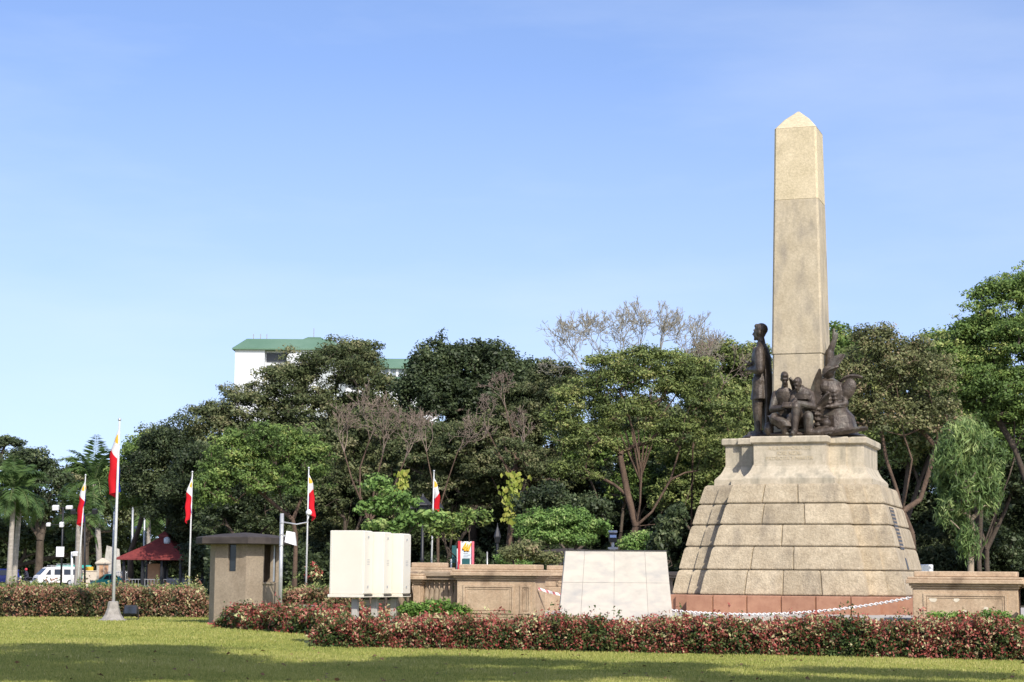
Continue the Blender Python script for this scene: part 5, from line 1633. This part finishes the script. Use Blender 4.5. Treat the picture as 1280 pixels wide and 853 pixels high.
m_ = MB(); m_.loft([[(x - ox, y, z) for x, y in ((x0, 4), (x1, 4), (x1, 9), (x0, 9))] for z, x0, x1 in ((zr_ - .05, tx(372), tx(402)), (tz(418), tx(380), tx(396)))]); m_.build('roof_cap', M['tower_green'], ro)
for px in (309, 318, 326, 386):
    m_ = MB(); m_.tube([(tx(px) - ox, 6, zr_ - .1), (tx(px) - ox, 6, tz(413 if px < 380 else 405))], .09, 5); 
    m_.build('antenna', M['grey_paint'], tw)
# lower wing
wg = empty('tower_wing', 'lower wing of the white high-rise with green bands and a window strip', 'building', at(500, D_t + 14, 0))
ox2 = wg.location.x
def wbx(px0, px1, py0, py1, y0, mat, name):
    m_ = MB(); x0, x1 = at(px0, D_t + 14, 30).x - ox2, at(px1, D_t + 14, 30).x - ox2
    z0, z1 = zat(480, py1, D_t + 14).z, zat(480, py0, D_t + 14).z
    m_.box(((x0 + x1) / 2, y0 + 5, (z0 + z1) / 2), (x1 - x0, 10, z1 - z0)); return m_.build(name, mat, wg)
wbx(400, 545, 461.2, 471, .4, M['shutter'], 'window_strip')
wbx(400, 545, 471.1, 480, 0, M['tower_green'], 'spandrel')
wbx(400, 545, 480.1, 489, .8, M['tower_white'], 'wall')
wbx(400, 545, 489.1, 700, .3, M['tower_white'], 'wall')
for k in range(14): wbx(404 + k * 10, 407 + k * 10, 461.3, 470.9, .25, M['tower_white'], 'mullion')
for k in range(9): wbx(408 + k * 15, 416 + k * 15, 481.5, 487.5, .72, M['tower_dark'], 'window')
m_ = MB(); zz0, zz1 = zat(480, 461, D_t + 14).z, zat(480, 446, D_t + 14).z
xw0, xw1 = at(398, D_t + 14, 30).x - ox2, at(547, D_t + 14, 30).x - ox2
m_.loft([[(x, y, z) for x, y in ((xw0, y0), (xw1, y0), (xw1, y1), (xw0, y1))] for z, y0, y1 in ((zz0, -.4, 10.5), (zz0 + .2, -.4, 10.5), (zz1, 3.4, 7))]); m_.build('roof', M['tower_green'], wg)
# far wood closing the view to the left, beyond the road
ug = np.random.default_rng(15)
N = 46000
pxs, Ds = ug.uniform(-60, 500, N), ug.uniform(246, 262, N)
Q = np.array([at(p, d, 0) for p, d in zip(pxs, Ds)])
hh = 6.2 + 1.6 * np.sin(Q[:, 0] * .31) * np.sin(Q[:, 0] * .13 + 1) + .8 * np.sin(Q[:, 0] * .9)
Q[:, 2] = ug.uniform(0, 1, N) ** .8 * hh
ud = unit(ug.normal(0, 1, (N, 3)) + np.array([0, -.5, .4]))
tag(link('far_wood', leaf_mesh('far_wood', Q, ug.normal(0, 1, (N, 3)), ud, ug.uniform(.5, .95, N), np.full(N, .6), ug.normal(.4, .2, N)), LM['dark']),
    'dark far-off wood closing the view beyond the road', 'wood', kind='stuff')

# ================================================================== RED-ROOFED PAVILION
D_g = 148
gz = empty('pavilion', 'open pavilion with red hipped roof and dark posts in tree shade', 'pavilion', at(204, D_g, 0), R(-12))
half = (zat(256, 700, D_g).x - zat(152, 700, D_g).x) / 2 / 1.12
ze_, za_ = zat(204, 700.5, D_g).z, zat(207, 671, D_g).z
mb = MB()
sqr = lambda h, z: [(-h, -h, z), (h, -h, z), (h, h, z), (-h, h, z)]
mb.loft([sqr(half, ze_), sqr(half, ze_ + .10), sqr(half * .82, lerp(ze_, za_, .22)), sqr(half * .40, lerp(ze_, za_, .62)), sqr(.28, za_ - .05)])
rf = mb.build('roof', M['red_roof'], gz)
mb = MB(); mb.loft([sqr(.36, za_ - .08), sqr(.36, za_ + .12), sqr(.05, za_ + .38)]); mb.build('roof_cap', M['red_roof'], rf)
mb = MB(); mb.lathe((.55, -.9, za_ - .55), ((.18, 0), (.24, .1), (.24, .38), (.1, .5)), 12); mb.build('vent', M['pale_board'], rf)
for ix in (-1, -.34, .34, 1):
    for iy in (-1, 1):
        mb = MB(); mb.box((ix * half * .80, iy * half * .80, ze_ / 2), (.2, .2, ze_), bev=.02); mb.build('post', M['black'], gz)
for iy in (-1, 1):
    mb = MB()
    for z_ in (.45, .95): mb.box((0, iy * half * .80 - .13 * iy, z_), (half * 1.6, .05, .05))
    for k in range(18): mb.box((-half * .8 + (k + .5) * half * 1.6 / 18, iy * half * .8 - .13 * iy, .5), (.03, .03, .88))
    mb.build('railing', M['grey_paint'], gz)
mb = MB(); mb.box((0, 0, .09), (half * 1.9, half * 1.9, .18), bev=.03); mb.build('floor', M['concrete'], gz)
mb = MB(); mb.box((-1.05, .6, 1.3), (1.0, .12, 1.7), bev=.02); mb.build('notice_panel', M['orange_pillar'], gz)
mb = MB(); mb.box((.9, .9, .62), (1.8, .5, .9), bev=.03); mb.build('counter', M['grey_paint'], gz)

# ================================================================== GATE PILLAR, FENCE, BOARDS
D_q = 165
gp = empty('gate_pillar', 'beige and orange gate pillar with pointed cap beside grey board', 'pillar', at(127.5, D_q, 0), R(-20))
mb = MB(); mb.box((0, 0, 1.05), (.72, .72, 2.1), bev=.02); mb.build('shaft', M['beige_wall'], gp)
mb = MB(); mb.box((.10, -.363, 1.1), (.40, .02, 1.9)); mb.box((.364, 0, 1.1), (.02, .6, 1.9)); mb.build('orange_panel', M['orange_pillar'], gp)
mb = MB(); mb.loft([[(x * h, y * h, z) for x, y in ((-1, -1), (1, -1), (1, 1), (-1, 1))] for h, z in ((.44, 2.1), (.48, 2.16), (.48, 2.26), (.1, 2.62), (.02, 2.66))]); mb.build('cap', M['beige_wall'], gp)
fe = empty('iron_fence', 'pale iron bar fence running from the gate pillar to the pavilion', 'fence', at(131, D_q, 0))
L_ = at(166, D_q, 0).x - fe.location.x
mb = MB(); mb.box((L_ / 2, .1, .15), (L_, .2, .4)); mb.build('plinth', M['beige_wall'], fe)
mb = MB()
for k in range(16): mb.box(((k + .5) * L_ / 16, .1, .95), (.05, .05, 1.25))
mb.box((L_ / 2, .1, 1.45), (L_, .05, .06)); mb.box((L_ / 2, .1, .5), (L_, .05, .06))
mb.build('bars', M['white_paint'], fe)
sb = empty('slanted_board', 'weathered grey slanted board standing behind the gate pillar', 'board', at(138, D_q + 3, 0))
mb = MB(); z0_, z1_ = zat(138, 716, D_q + 3).z, zat(138, 682, D_q + 3).z
mb.loft([[(x, y, z) for x, y, z in ((-.75, 0, z0_ - .3), (.75, 0, z0_ - .3), (.9, .1, z0_ - .3), (-.75, .1, z0_ - .3))], [(x, y, z) for x, y, z in ((-.55, .5, z1_), (.55, .5, z1_ - .3), (.55, .6, z1_ - .3), (-.55, .6, z1_))]])
mb.build('panel', M['concrete'], sb)
for x in (-.6, .6):
    mb = MB(); mb.tube([(x, .25, -.1), (x, .25, z0_ + .3)], .06, 8); mb.build('leg', M['grey_paint'], sb)
gw = empty('boundary_wall', 'low beige wall stub left of the gate pillar', 'wall', at(116.5, D_q + 4, 0))
mb = MB(); mb.box((0, 0, .75), (1.9, .3, 1.5), bev=.03); mb.build('wall_body', M['beige_wall'], gw)
mb = MB(); mb.box((0, 0, 1.54), (2.0, .4, .08), bev=.02); mb.build('coping', M['beige_wall'], gw)
yb = empty('yellow_board', 'yellow box sign on a post behind the gate pillar wall', 'sign', at(110.5, D_q + 12, 0))
mb = MB(); z_ = zat(110, 713, D_q + 12).z; mb.box((0, 0, z_), (.78, .2, .62), bev=.03); mb.build('box', M['yellow'], yb)
mb = MB(); mb.tube([(0, .05, -.1), (0, .05, z_ - .31)], .05, 8); mb.build('post', M['grey_paint'], yb)

# ================================================================== VEHICLES ON THE ROAD
def vehicle(name, label, cat, loc, rz, body, W, paint, side_windows, front_glass, rear_glass=None, wheels=(.85, 3.4), wr=.32, lights=True, roof_rack=False, bumper=True):
    """body: side outline (length from the front, height); the front looks along -x"""
    o = empty(name, label, cat, loc, rz)
    mb = MB()
    cx = sum(p[0] for p in body) / len(body)
    zmin = min(p[1] for p in body); zmax = max(p[1] for p in body)
    def ins(y, k): return [(p[0] + (cx - p[0]) * k * .05, y, p[1] - (k * .05 * (p[1] - zmin))) for p in body]
    def yw(p, base):   # roof narrower than the sills
        return base * (1 - .10 * max(0, (p[1] - .95) / (zmax - .95 + 1e-6)))
    rings = []
    for f, k in ((-1, 1.0), (-.94, .3), (-.8, 0), (.8, 0), (.94, .3), (1, 1.0)):
        r = ins(0, k)
        rings.append([(x, f * yw((x, z), W / 2), z) for x, _, z in r])
    mb.loft(rings)
    bo = mb.build('body', paint, o)
    for sg in (-1, 1):
        for (x0, x1, z0, z1, sl) in side_windows:
            m_ = MB()
            y0, y1 = yw((0, z0), W / 2) * sg, yw((0, z1), W / 2) * sg
            e = .012 * sg
            m_.loft([[(x0, y0 - e * 3, z0), (x1, y0 - e * 3, z0), (x1, y1 - e * 3, z1), (x0 + sl, y1 - e * 3, z1)], [(x0, y0 + e, z0), (x1, y0 + e, z0), (x1, y1 + e, z1), (x0 + sl, y1 + e, z1)]])
            m_.build('window', M['glass'], bo)
        for wx in wheels:
            w_ = MB()
            yy = sg * (W / 2 - .09)
            ring = lambda r, y: [(wx + r * math.cos(2 * math.pi * k / 20), y, wr + r * math.sin(2 * math.pi * k / 20)) for k in range(20)]
            w_.loft([ring(wr * .9, yy - .11), ring(wr, yy - .08), ring(wr, yy + .08), ring(wr * .9, yy + .11)])
            wo = w_.build('wheel', M['rubber'], o)
            w_ = MB(); w_.loft([ring(wr * .58, yy - .118), ring(wr * .58, yy + .118)]); w_.build('rim', M['steel'], wo)
    for (nm, gl) in (('windscreen', front_glass), ('rear_window', rear_glass)):
        if not gl: continue
        (x0, z0), (x1, z1) = gl
        m_ = MB(); t = .014 * (1 if nm == 'rear_window' else -1)
        h0, h1 = yw((0, z0), W / 2) * .86, yw((0, z1), W / 2) * .84
        m_.loft([[(x0 - t * 3, -h0, z0), (x0 - t * 3, h0, z0), (x1 - t * 3, h1, z1), (x1 - t * 3, -h1, z1)], [(x0 + t, -h0, z0), (x0 + t, h0, z0), (x1 + t, h1, z1), (x1 + t, -h1, z1)]])
        m_.build(nm, M['glass'], bo)
    if lights:
        xf = min(p[0] for p in body)
        for sg in (-1, 1):
            m_ = MB(); m_.box((xf + .03, sg * W * .36, .72), (.10, .26, .16), bev=.03); m_.build('headlight', M['steel'], bo)
        m_ = MB(); m_.box((xf + .02, 0, .72), (.09, W * .42, .12)); m_.build('grille', M['black'], bo)
    if bumper:
        xf, xb = min(p[0] for p in body), max(p[0] for p in body)
        for x in (xf, xb):
            m_ = MB(); m_.box((x, 0, .42), (.16, W * .96, .18), bev=.04); m_.build('bumper', M['grey_paint'], o)
    if roof_rack:
        m_ = MB()
        for y in (-.55, .55): m_.box((2.6, y, zmax + .10), (2.4, .04, .04))
        for k in range(5): m_.box((1.5 + k * .55, 0, zmax + .10), (.04, 1.1, .04)); m_.box((1.5 + k * .55, -.55, zmax + .03), (.04, .04, .12)); m_.box((1.5 + k * .55, .55, zmax + .03), (.04, .04, .12))
        m_.build('roof_rack', M['steel'], o)
    return o
van_b = [(.0, .32), (.0, .72), (.10, .98), (.28, 1.10), (.95, 1.78), (1.15, 1.90), (2.4, 1.97), (4.2, 1.95), (4.42, 1.82), (4.48, 1.0), (4.46, .32)]
vehicle('van', 'white passenger van facing left on the road beyond the left hedge', 'van', at(41.5, 198, 0) + Vector((.15, 0, 0)), R(32), van_b, 1.72, M['van_white'],
        [(.85, 1.38, 1.12, 1.64, .38), (1.75, 2.55, 1.12, 1.68, 0), (2.75, 3.45, 1.12, 1.68, 0), (3.62, 4.28, 1.12, 1.68, 0)], ((.30, 1.14), (.92, 1.74)), ((4.47, 1.1), (4.43, 1.75)), roof_rack=True)
suv_b = [(.0, .35), (.0, .85), (.12, 1.0), (1.0, 1.08), (1.6, 1.62), (1.9, 1.70), (4.0, 1.70), (4.25, 1.55), (4.4, .95), (4.4, .35)]
vehicle('utility_vehicle', 'dark blue utility vehicle cut by the left picture edge', 'car', at(-31, 196, 0), R(8), suv_b, 1.75, M['car_blue'],
        [(1.35, 2.25, 1.05, 1.55, .42), (2.4, 3.2, 1.05, 1.55, 0), (3.3, 4.15, 1.05, 1.52, 0)], ((1.02, 1.1), (1.55, 1.58)), ((4.38, 1.0), (4.25, 1.5)))
jeep_b = [(.0, .45), (.0, 1.0), (.9, 1.1), (1.15, 1.25), (1.35, 2.0), (1.5, 2.15), (5.0, 2.15), (5.1, 2.0), (5.1, .45)]
vehicle('jeepney', 'green long-bodied jeepney mostly hidden behind the white van', 'bus', at(53, 207, 0), R(8), jeep_b, 1.8, M['car_teal'],
        [(1.7, 2.5, 1.25, 1.85, 0), (2.65, 3.5, 1.25, 1.85, 0), (3.65, 4.8, 1.25, 1.85, 0)], ((1.16, 1.3), (1.34, 1.95)), None, wr=.38, wheels=(.9, 4.1), roof_rack=True)
car_b = [(.0, .30), (.0, .66), (.15, .78), (1.05, .90), (1.75, 1.36), (2.1, 1.43), (3.0, 1.41), (3.75, 1.02), (4.2, .96), (4.3, .70), (4.3, .30)]
vehicle('car', 'silver white saloon car glimpsed left of the cream cabinet', 'car', at(394, 176, 0), R(10), car_b, 1.7, M['van_white'],
        [(1.45, 2.15, .93, 1.32, .45), (2.25, 3.35, .93, 1.31, 0)], ((1.08, .93), (1.72, 1.33)), ((3.72, 1.04), (3.05, 1.38)))
vehicle('car', 'small teal car in front of the gate pillar wall', 'car', at(113.5, 160, 0), R(20), [(x * .62, z * .92) for x, z in car_b], 1.4, M['car_teal'],
        [(.9, 1.35, .88, 1.2, .25), (1.4, 2.05, .88, 1.2, 0)], ((.68, .86), (1.05, 1.21)), None, wheels=(.5, 2.1), wr=.25)

# motorcyclist
mc = empty('motorcycle', 'dark motorcycle waiting between the blue vehicle and the white van', 'motorcycle', at(31.5, 197, 0), R(40))
for wx in (-.62, .62):
    w_ = MB()
    ring = [Vector((wx + .27 * math.cos(2 * math.pi * k / 18), 0, .30 + .27 * math.sin(2 * math.pi * k / 18))) for k in range(19)]
    w_.tube(ring, .055, 6); wo = w_.build('wheel', M['rubber'], mc, True)
    w_ = MB(); w_.tube([(wx, -.05, .3), (wx, .05, .3)], .2, 12); w_.build('rim', M['steel'], wo)
mb = MB(); mb.ell((.0, 0, .48), (.36, .13, .18)); mb.cap((-.05, 0, .72), (-.3, 0, .78), .12, .10); mb.build('engine_and_tank', M['black'], mc, True)
mb = MB(); mb.cap((.15, 0, .76), (.62, 0, .80), .10, .08); mb.build('seat', M['black'], mc, True)
mb = MB(); mb.tube([(-.62, 0, .3), (-.42, 0, .95)], .03, 8); mb.tube([(-.42, -.34, 1.0), (-.42, 0, .96), (-.42, .34, 1.0)], .02, 8); fk = mb.build('fork', M['steel'], mc)
mb = MB(); mb.ell((-.55, 0, .85), (.08, .10, .10)); mb.build('headlight', M['white_paint'], fk, True)
mb = MB()
mb.cap((.22, 0, .92), (.08, 0, 1.32), .15, .17); mb.cap((.08, 0, 1.36), (.05, 0, 1.48), .06, .06)
head(mb, (.02, 0, 1.60), (-1, 0, -.1), .95)
for sg in (-1, 1):
    mb.cap((.22, sg * .10, .90), (-.15, sg * .22, .78), .09, .07); mb.cap((-.15, sg * .22, .78), (.02, sg * .2, .32), .065, .045); mb.cap((.02, sg * .2, .28), (-.16, sg * .2, .26), .045, .035)
    mb.cap((.07, sg * .19, 1.38), (-.06, sg * .30, 1.12), .055, .045); mb.cap((-.06, sg * .30, 1.12), (-.36, sg * .30, 1.02), .042, .032); hand(mb, (-.36, sg * .30, 1.02), (-1, 0, 0), (0, 0, 1), .8)
pr = link('person', sculpt(mb, .02, 2), M['person'])
pr.location = mc.location; pr.rotation_euler = (0, 0, R(40))
tag(pr, 'rider in dark clothes and red helmet sitting on the motorcycle', 'person')
hm = MB(); hm.ell((.03, 0, 1.64), (.155, .145, .155), 14, 8); hm.build('helmet', M['red_paint'], pr, True)

# ================================================================== LAMPS, SIGNS AND POLES
def lamp_pole(name, label, px, D, py_top, heads, r=.06, mat='grey_paint', px_top=None, headmat='white_paint', sign=None):
    b = at(px, D, 0); t = zat(px_top or px, py_top, D)
    o = empty(name, label, 'lamp post' if heads else 'pole', b)
    d = t - b
    mb = MB(); mb.tube([(0, 0, -.1), d * .5, d], [r * 1.2, r, r * .8], 10); mb.build('pole', M[mat], o, True)
    for (hx, hy, w, h, hm_) in heads:
        c = zat(hx, hy, D) - b
        ax_ = d * min(1, c.z / max(d.z, .1))
        a = MB(); a.tube([ax_, (c.x, c.y, c.z)], .025, 6); ao = a.build('arm', M[mat], o)
        m_ = MB(); m_.box((c.x, c.y - .1, c.z), (w * D / F_PX, .35, h * D / F_PX), bev=.03, rx=.25); m_.build('lamp_head', M[hm_], ao)
    if sign:
        (hx, hy, w, h, sm) = sign
        c = zat(hx, hy, D) - b
        m_ = MB(); m_.box((c.x, c.y - .1, c.z), (w * D / F_PX, .05, h * D / F_PX), bev=.01); m_.build('sign_board', M[sm], o)
    return o
lamp_pole('lamp_post', 'thin dark lamp post with white floodlights and a blank white sign', 76, 150, 634, [(70, 635, 8, 6, 'white_paint'), (87, 634.5, 8, 4, 'white_paint'), (61, 656, 5, 4, 'white_paint'), (77.5, 656, 5, 6, 'white_paint')], .075, 'black', 79, sign=(75.5, 690, 10, 12.5, 'white_paint'))
lamp_pole('lamp_post', 'dark twin-headed lamp post behind the slanting flagpole', 106, 140, 646, [(92, 640, 6, 6, 'black'), (119, 639.5, 6, 6, 'black')], .07, 'black')
lamp_pole('lamp_post', 'short white post with floodlight box beside the slanting flagpole', 90, 140, 690, [(94.5, 692.5, 7, 5, 'white_paint')], .09, 'white_paint')
lamp_pole('metal_pole', 'slim grey pole rising into the foliage left of the tall flagpole', 140, 158, 632, [], .085, 'steel', 143)
lamp_pole('lamp_post', 'slim grey lamp post with side arm left of the pavilion roof', 179, 156, 632, [(171, 660, 5, 3, 'grey_paint')], .085, 'steel', 181)
lamp_pole('metal_pole', 'pale pole half hidden in the dark tree left of the pavilion', 164, 162, 634, [], .1, 'steel', 166)
lamp_pole('metal_pole', 'pale thin pole rising beside the flag left of the booth', 228.5, 150, 618, [], .08, 'steel', 230)
lamp_pole('metal_pole', 'slender pale pole beneath the narrow red flag', 609, 112, 690, [], .05, 'steel')

# ornate lantern post
D_l = 101
ln = empty('lantern_post', 'ornate black iron lantern post with roofed lanterns behind the balusters', 'lantern', at(527, D_l, 0))
k_ = D_l / F_PX
zl_ = lambda y: zat(527, y, D_l).z
mb = MB(); mb.lathe((0, 0, 0), ((.34, -.1), (.34, .3), (.22, .45), (.16, .6), (.12, 1.0), (.09, 2.2), (.12, 2.3), (.08, 2.4), (.075, zl_(647))), 14); mb.build('post', M['black'], ln, True)
def lantern(cx, ztop, zbot, w, par):
    m_ = MB(); m_.loft([[(cx + w * s * x, w * s * y, z) for x, y in ((-1, -.5), (-.5, -1), (.5, -1), (1, -.5), (1, .5), (.5, 1), (-.5, 1), (-1, .5))] for s, z in ((.62, zbot), (.66, zbot + .05), (.92, ztop - .02), (.98, ztop))]); gl = m_.build('lantern_glass', M['glass'], par)
    m_ = MB(); m_.loft([[(cx + w * s * x, w * s * y, z) for x, y in ((-1, -.5), (-.5, -1), (.5, -1), (1, -.5), (1, .5), (.5, 1), (-.5, 1), (-1, .5))] for s, z in ((1.15, ztop + .002), (1.12, ztop + .06), (.55, ztop + .32), (.2, ztop + .46), (.06, ztop + .62))]); m_.build('lantern_roof', M['black'], gl)
    m_ = MB()
    for x in (-.85, -.3, .3, .85): m_.cap((cx + w * x * .70, -w * .68, zbot), (cx + w * x, -w * .92, ztop), .016, .016, 6)
    m_.build('glazing_bars', M['black'], gl)
lantern(0, zl_(632), zl_(647), .42, ln)
for sg in (-1, 1): 
    lantern(sg * 17 * k_, zl_(636), zl_(648), .34, ln)
    m_ = MB(); m_.tube([(0, 0, zl_(660)), (sg * 9 * k_, 0, zl_(657)), (sg * 17 * k_, 0, zl_(649))], .04, 8); m_.build('arm', M['black'], ln, True)
# small vine-wrapped lantern
D_l2 = 82
l2 = empty('lantern_post', 'small old lantern post wrapped in leaves left of the vine tree', 'lantern', at(621, D_l2, 0))
z2 = lambda y: zat(621, y, D_l2).z
mb = MB(); mb.lathe((0, 0, 0), ((.14, -.1), (.13, .3), (.06, .5), (.055, z2(678))), 12); mb.build('post', M['black'], l2, True)
lantern(0, z2(672), z2(678.5), .13, l2)
rg = np.random.default_rng(9); n = 420
th = rg.uniform(0, 6.28, n); zz = rg.uniform(.4, z2(680), n); rr = rg.uniform(.05, .26, n)
Pl = np.stack([rr * np.cos(th), rr * np.sin(th), zz], 1)
link('leaves', leaf_mesh('leaves', Pl, rg.normal(0, 1, (n, 3)), unit(Pl * np.array([1, 1, 0]) + rg.normal(0, .4, (n, 3))), rg.uniform(.07, .16, n), np.full(n, .6), rg.normal(.45, .2, n)), LM['dark'], l2)

# notice stand with red sides
D_s = 92
ns = empty('notice_stand', 'notice stand with red side bars, pale panel and dark teal foot', 'sign', at(582.5, D_s, 0), R(-8))
kx = D_s / F_PX
zs = lambda y: zat(582, y, D_s).z
def nb(px0, px1, py0, py1, y, t, mat, name, par=ns):
    m_ = MB(); m_.box(((px0 + px1) / 2 * kx - 582.5 * kx, y, (zs(py0) + zs(py1)) / 2), ((px1 - px0) * kx, t, zs(py0) - zs(py1)), bev=.01); return m_.build(name, M[mat], par)
bd = nb(573, 591, 677, 720, 0, .10, 'white_paint', 'board')
nb(572, 575.2, 676.5, 722, -.04, .2, 'red_paint', 'side_bar'); nb(589.5, 592, 677, 722, -.04, .2, 'pink_paint', 'side_bar')
nb(578, 588.5, 688, 698, -.055, .012, 'pale_board', 'text_panel', bd)
nb(577, 587, 698.5, 706, -.056, .012, 'teal_dark', 'lower_panel', bd)
m_ = MB()
for a, b_ in (((581, 688), (584.5, 681)), ((584.5, 688), (588, 680)), ((579, 686), (582, 679))):
    p, q = [Vector(((x - 582.5) * kx, -.07, zs(y))) for x, y in (a, b_)]
    m_.cap(p, q, .07, .03, 6)
m_.build('yellow_emblem', M['yellow'], bd)
for k in range(4): nb(579, 587 - (k % 2) * 2, 689.5 + k * 2.1, 690.2 + k * 2.1, -.066, .008, 'grey_paint', 'line', bd)
nt2 = empty('signpost', 'slim white and green signpost just left of the notice stand', 'sign', at(567, 95, 0))
m_ = MB(); m_.box((0, 0, zat(567, 693, 95).z), (.22, .06, .85), bev=.01); m_.build('board', M['teal_dark'], nt2)
m_ = MB(); m_.tube([(.16, 0, -.1), (.16, 0, zat(567, 686, 95).z)], .045, 8); m_.build('post', M['white_paint'], nt2)
m_ = MB(); m_.tube([(-.14, 0, -.1), (-.14, 0, zat(567, 699, 95).z)], .04, 8); m_.build('post', M['white_paint'], nt2)
# pale tree trunk fork in the shade, right of the notice stand
# small white box on the far balustrade, right of the monument
wbx_ = empty('white_box', 'small white box on a post just right of the stepped base', 'box', at(1159, 66, 0))
zz = zat(1159, 711, 66).z
m_ = MB(); m_.box((0, 0, zz), (.42, .3, .28), bev=.02); m_.build('casing', M['white_paint'], wbx_)
m_ = MB(); m_.tube([(0, 0, -.1), (0, 0, zz - .14)], .05, 8); m_.build('post', M['grey_paint'], wbx_)

# ================================================================== SHADE TREES BESIDE THE VIEWER (their shade falls on the lawn)
def shade_tree(base, lobes, seed, label):
    mk('shade_tree', label, 'tree', base, lobes, LM['rain'], M['bark'], .32, 5.5, seed, cr=.9, per=60, leaf=.34, fill=1.3, flat=.5, nfork=5)
def shade_for(x, y, z):            # where a crown must hang so that its shade lands at lawn point x, y
    k = z / math.tan(R(SUN_EL))
    return (x + k * math.sin(R(SUN_AZ)), y - k * math.cos(R(SUN_AZ)), z)
def shade_lobes(spec, z):
    out = []
    for (px, y, w, hgt) in spec:       # where the shade lies on the lawn, as measured on the photograph
        D0, D1 = 3840 / (y + hgt - 717), 3840 / (y - hgt - 717)
        Dm = (D0 + D1) / 2
        out.append((shade_for((px - 640) / F_PX * Dm, Dm, z + random.uniform(-.6, .6)), (w / F_PX * Dm, (D1 - D0) / 2, 1.0)))
    return out
shade_tree((14.5, 12, 0), shade_lobes([(20, 822, 130, 13), (150, 830, 140, 20), (60, 846, 170, 12), (255, 836, 90, 14), (330, 846, 110, 9), (200, 815, 60, 5)], 12), 201, 'spreading tree whose shade darkens the lawn at the left')
shade_tree((21.5, 13, 0), shade_lobes([(440, 836, 110, 7), (560, 826, 90, 5), (690, 828, 110, 5), (620, 842, 130, 7), (800, 840, 100, 6), (860, 830, 60, 3), (960, 848, 110, 5), (1080, 836, 90, 3.5), (1210, 840, 80, 3.5), (1180, 851, 90, 4), (480, 849, 90, 5)], 13), 202, 'spreading tree whose patchy shade crosses the lawn at the right')

# ================================================================== GRASS
gr = np.random.default_rng(77)
N = 330000
D = 26.5 / (1 - gr.uniform(0, 1, N) * (1 - 26.5 / 72))
px = gr.uniform(-25, 1305, N)
X = (px - 640) / F_PX * D * 1.0
keep = ~((D > 36.9 + (1330 - px) * .0051) & (px > 386)) & (D < 67)
X, D = X[keep], D[keep]
n = len(X)
def vn(x, y, s, k): return np.sin(x * s + k) * np.sin(y * s * .8 + k * 2.1) + .5 * np.sin(x * s * 2.1 + y * s * 1.7 + k * 3)
patch = .5 * vn(X, D, .55, 1.0) + .35 * vn(X, D, 1.6, 2.2) + .25 * vn(X, D, 4.1, .4)
h = gr.uniform(.022, .06, n) * (1 + .25 * patch)
w = .007 * (D / 28) * gr.uniform(.7, 1.5, n)
ang = gr.uniform(0, 6.28, n)
lx_, ly_ = np.cos(ang) * h * .7 * gr.uniform(0, 1, n), np.sin(ang) * h * .7 * gr.uniform(0, 1, n)
a2 = gr.normal(0, .5, n)
V = np.zeros((n, 3, 3), np.float32)
V[:, 0] = np.stack([X - w * np.cos(a2), D - w * np.sin(a2), np.zeros(n)], 1)
V[:, 1] = np.stack([X + w * np.cos(a2), D + w * np.sin(a2), np.zeros(n)], 1)
V[:, 2] = np.stack([X + lx_, D + ly_, h], 1)
me = bpy.data.meshes.new('grass')
me.vertices.add(n * 3); me.vertices.foreach_set('co', V.reshape(-1))
me.loops.add(n * 3); me.loops.foreach_set('vertex_index', np.arange(n * 3, dtype=np.int32))
me.polygons.add(n); me.polygons.foreach_set('loop_start', np.arange(n, dtype=np.int32) * 3); me.polygons.foreach_set('loop_total', np.full(n, 3, np.int32))
at_ = me.attributes.new('tint', 'FLOAT', 'POINT')
at_.data.foreach_set('value', np.repeat(np.clip(.5 + .16 * patch + gr.normal(0, .16, n), 0, 1), 3).astype(np.float32))
me.update()
tag(link('grass', me, LM['grass']), 'short mown grass of the lawn', 'grass', kind='stuff')

fl = np.random.default_rng(8)
N = 170
px, D = fl.uniform(0, 1280, N), 28 + 14 * fl.uniform(0, 1, N) ** 1.3
Pf = np.array([at(p, d, .045) for p, d in zip(px, D)])
Pf = Pf[~((Pf[:, 1] > 36.3 + (1330 - px) * .0051) & (px > 386))]
N = len(Pf)
M['dead_leaf'] = mat_plain('dead_leaf', (.17, .09, .04), .8)
tag(link('fallen_leaves', leaf_mesh('fallen_leaves', Pf, fl.normal(0, 1, (N, 3)) * np.array([1, 1, .2]), unit(fl.normal(0, .4, (N, 3)) + np.array([0, 0, 1.])), fl.uniform(.05, .12, N), np.full(N, .6), fl.uniform(0, 1, N)), M['dead_leaf']),
    'dry brown leaves fallen on the lawn', 'leaves', kind='stuff')
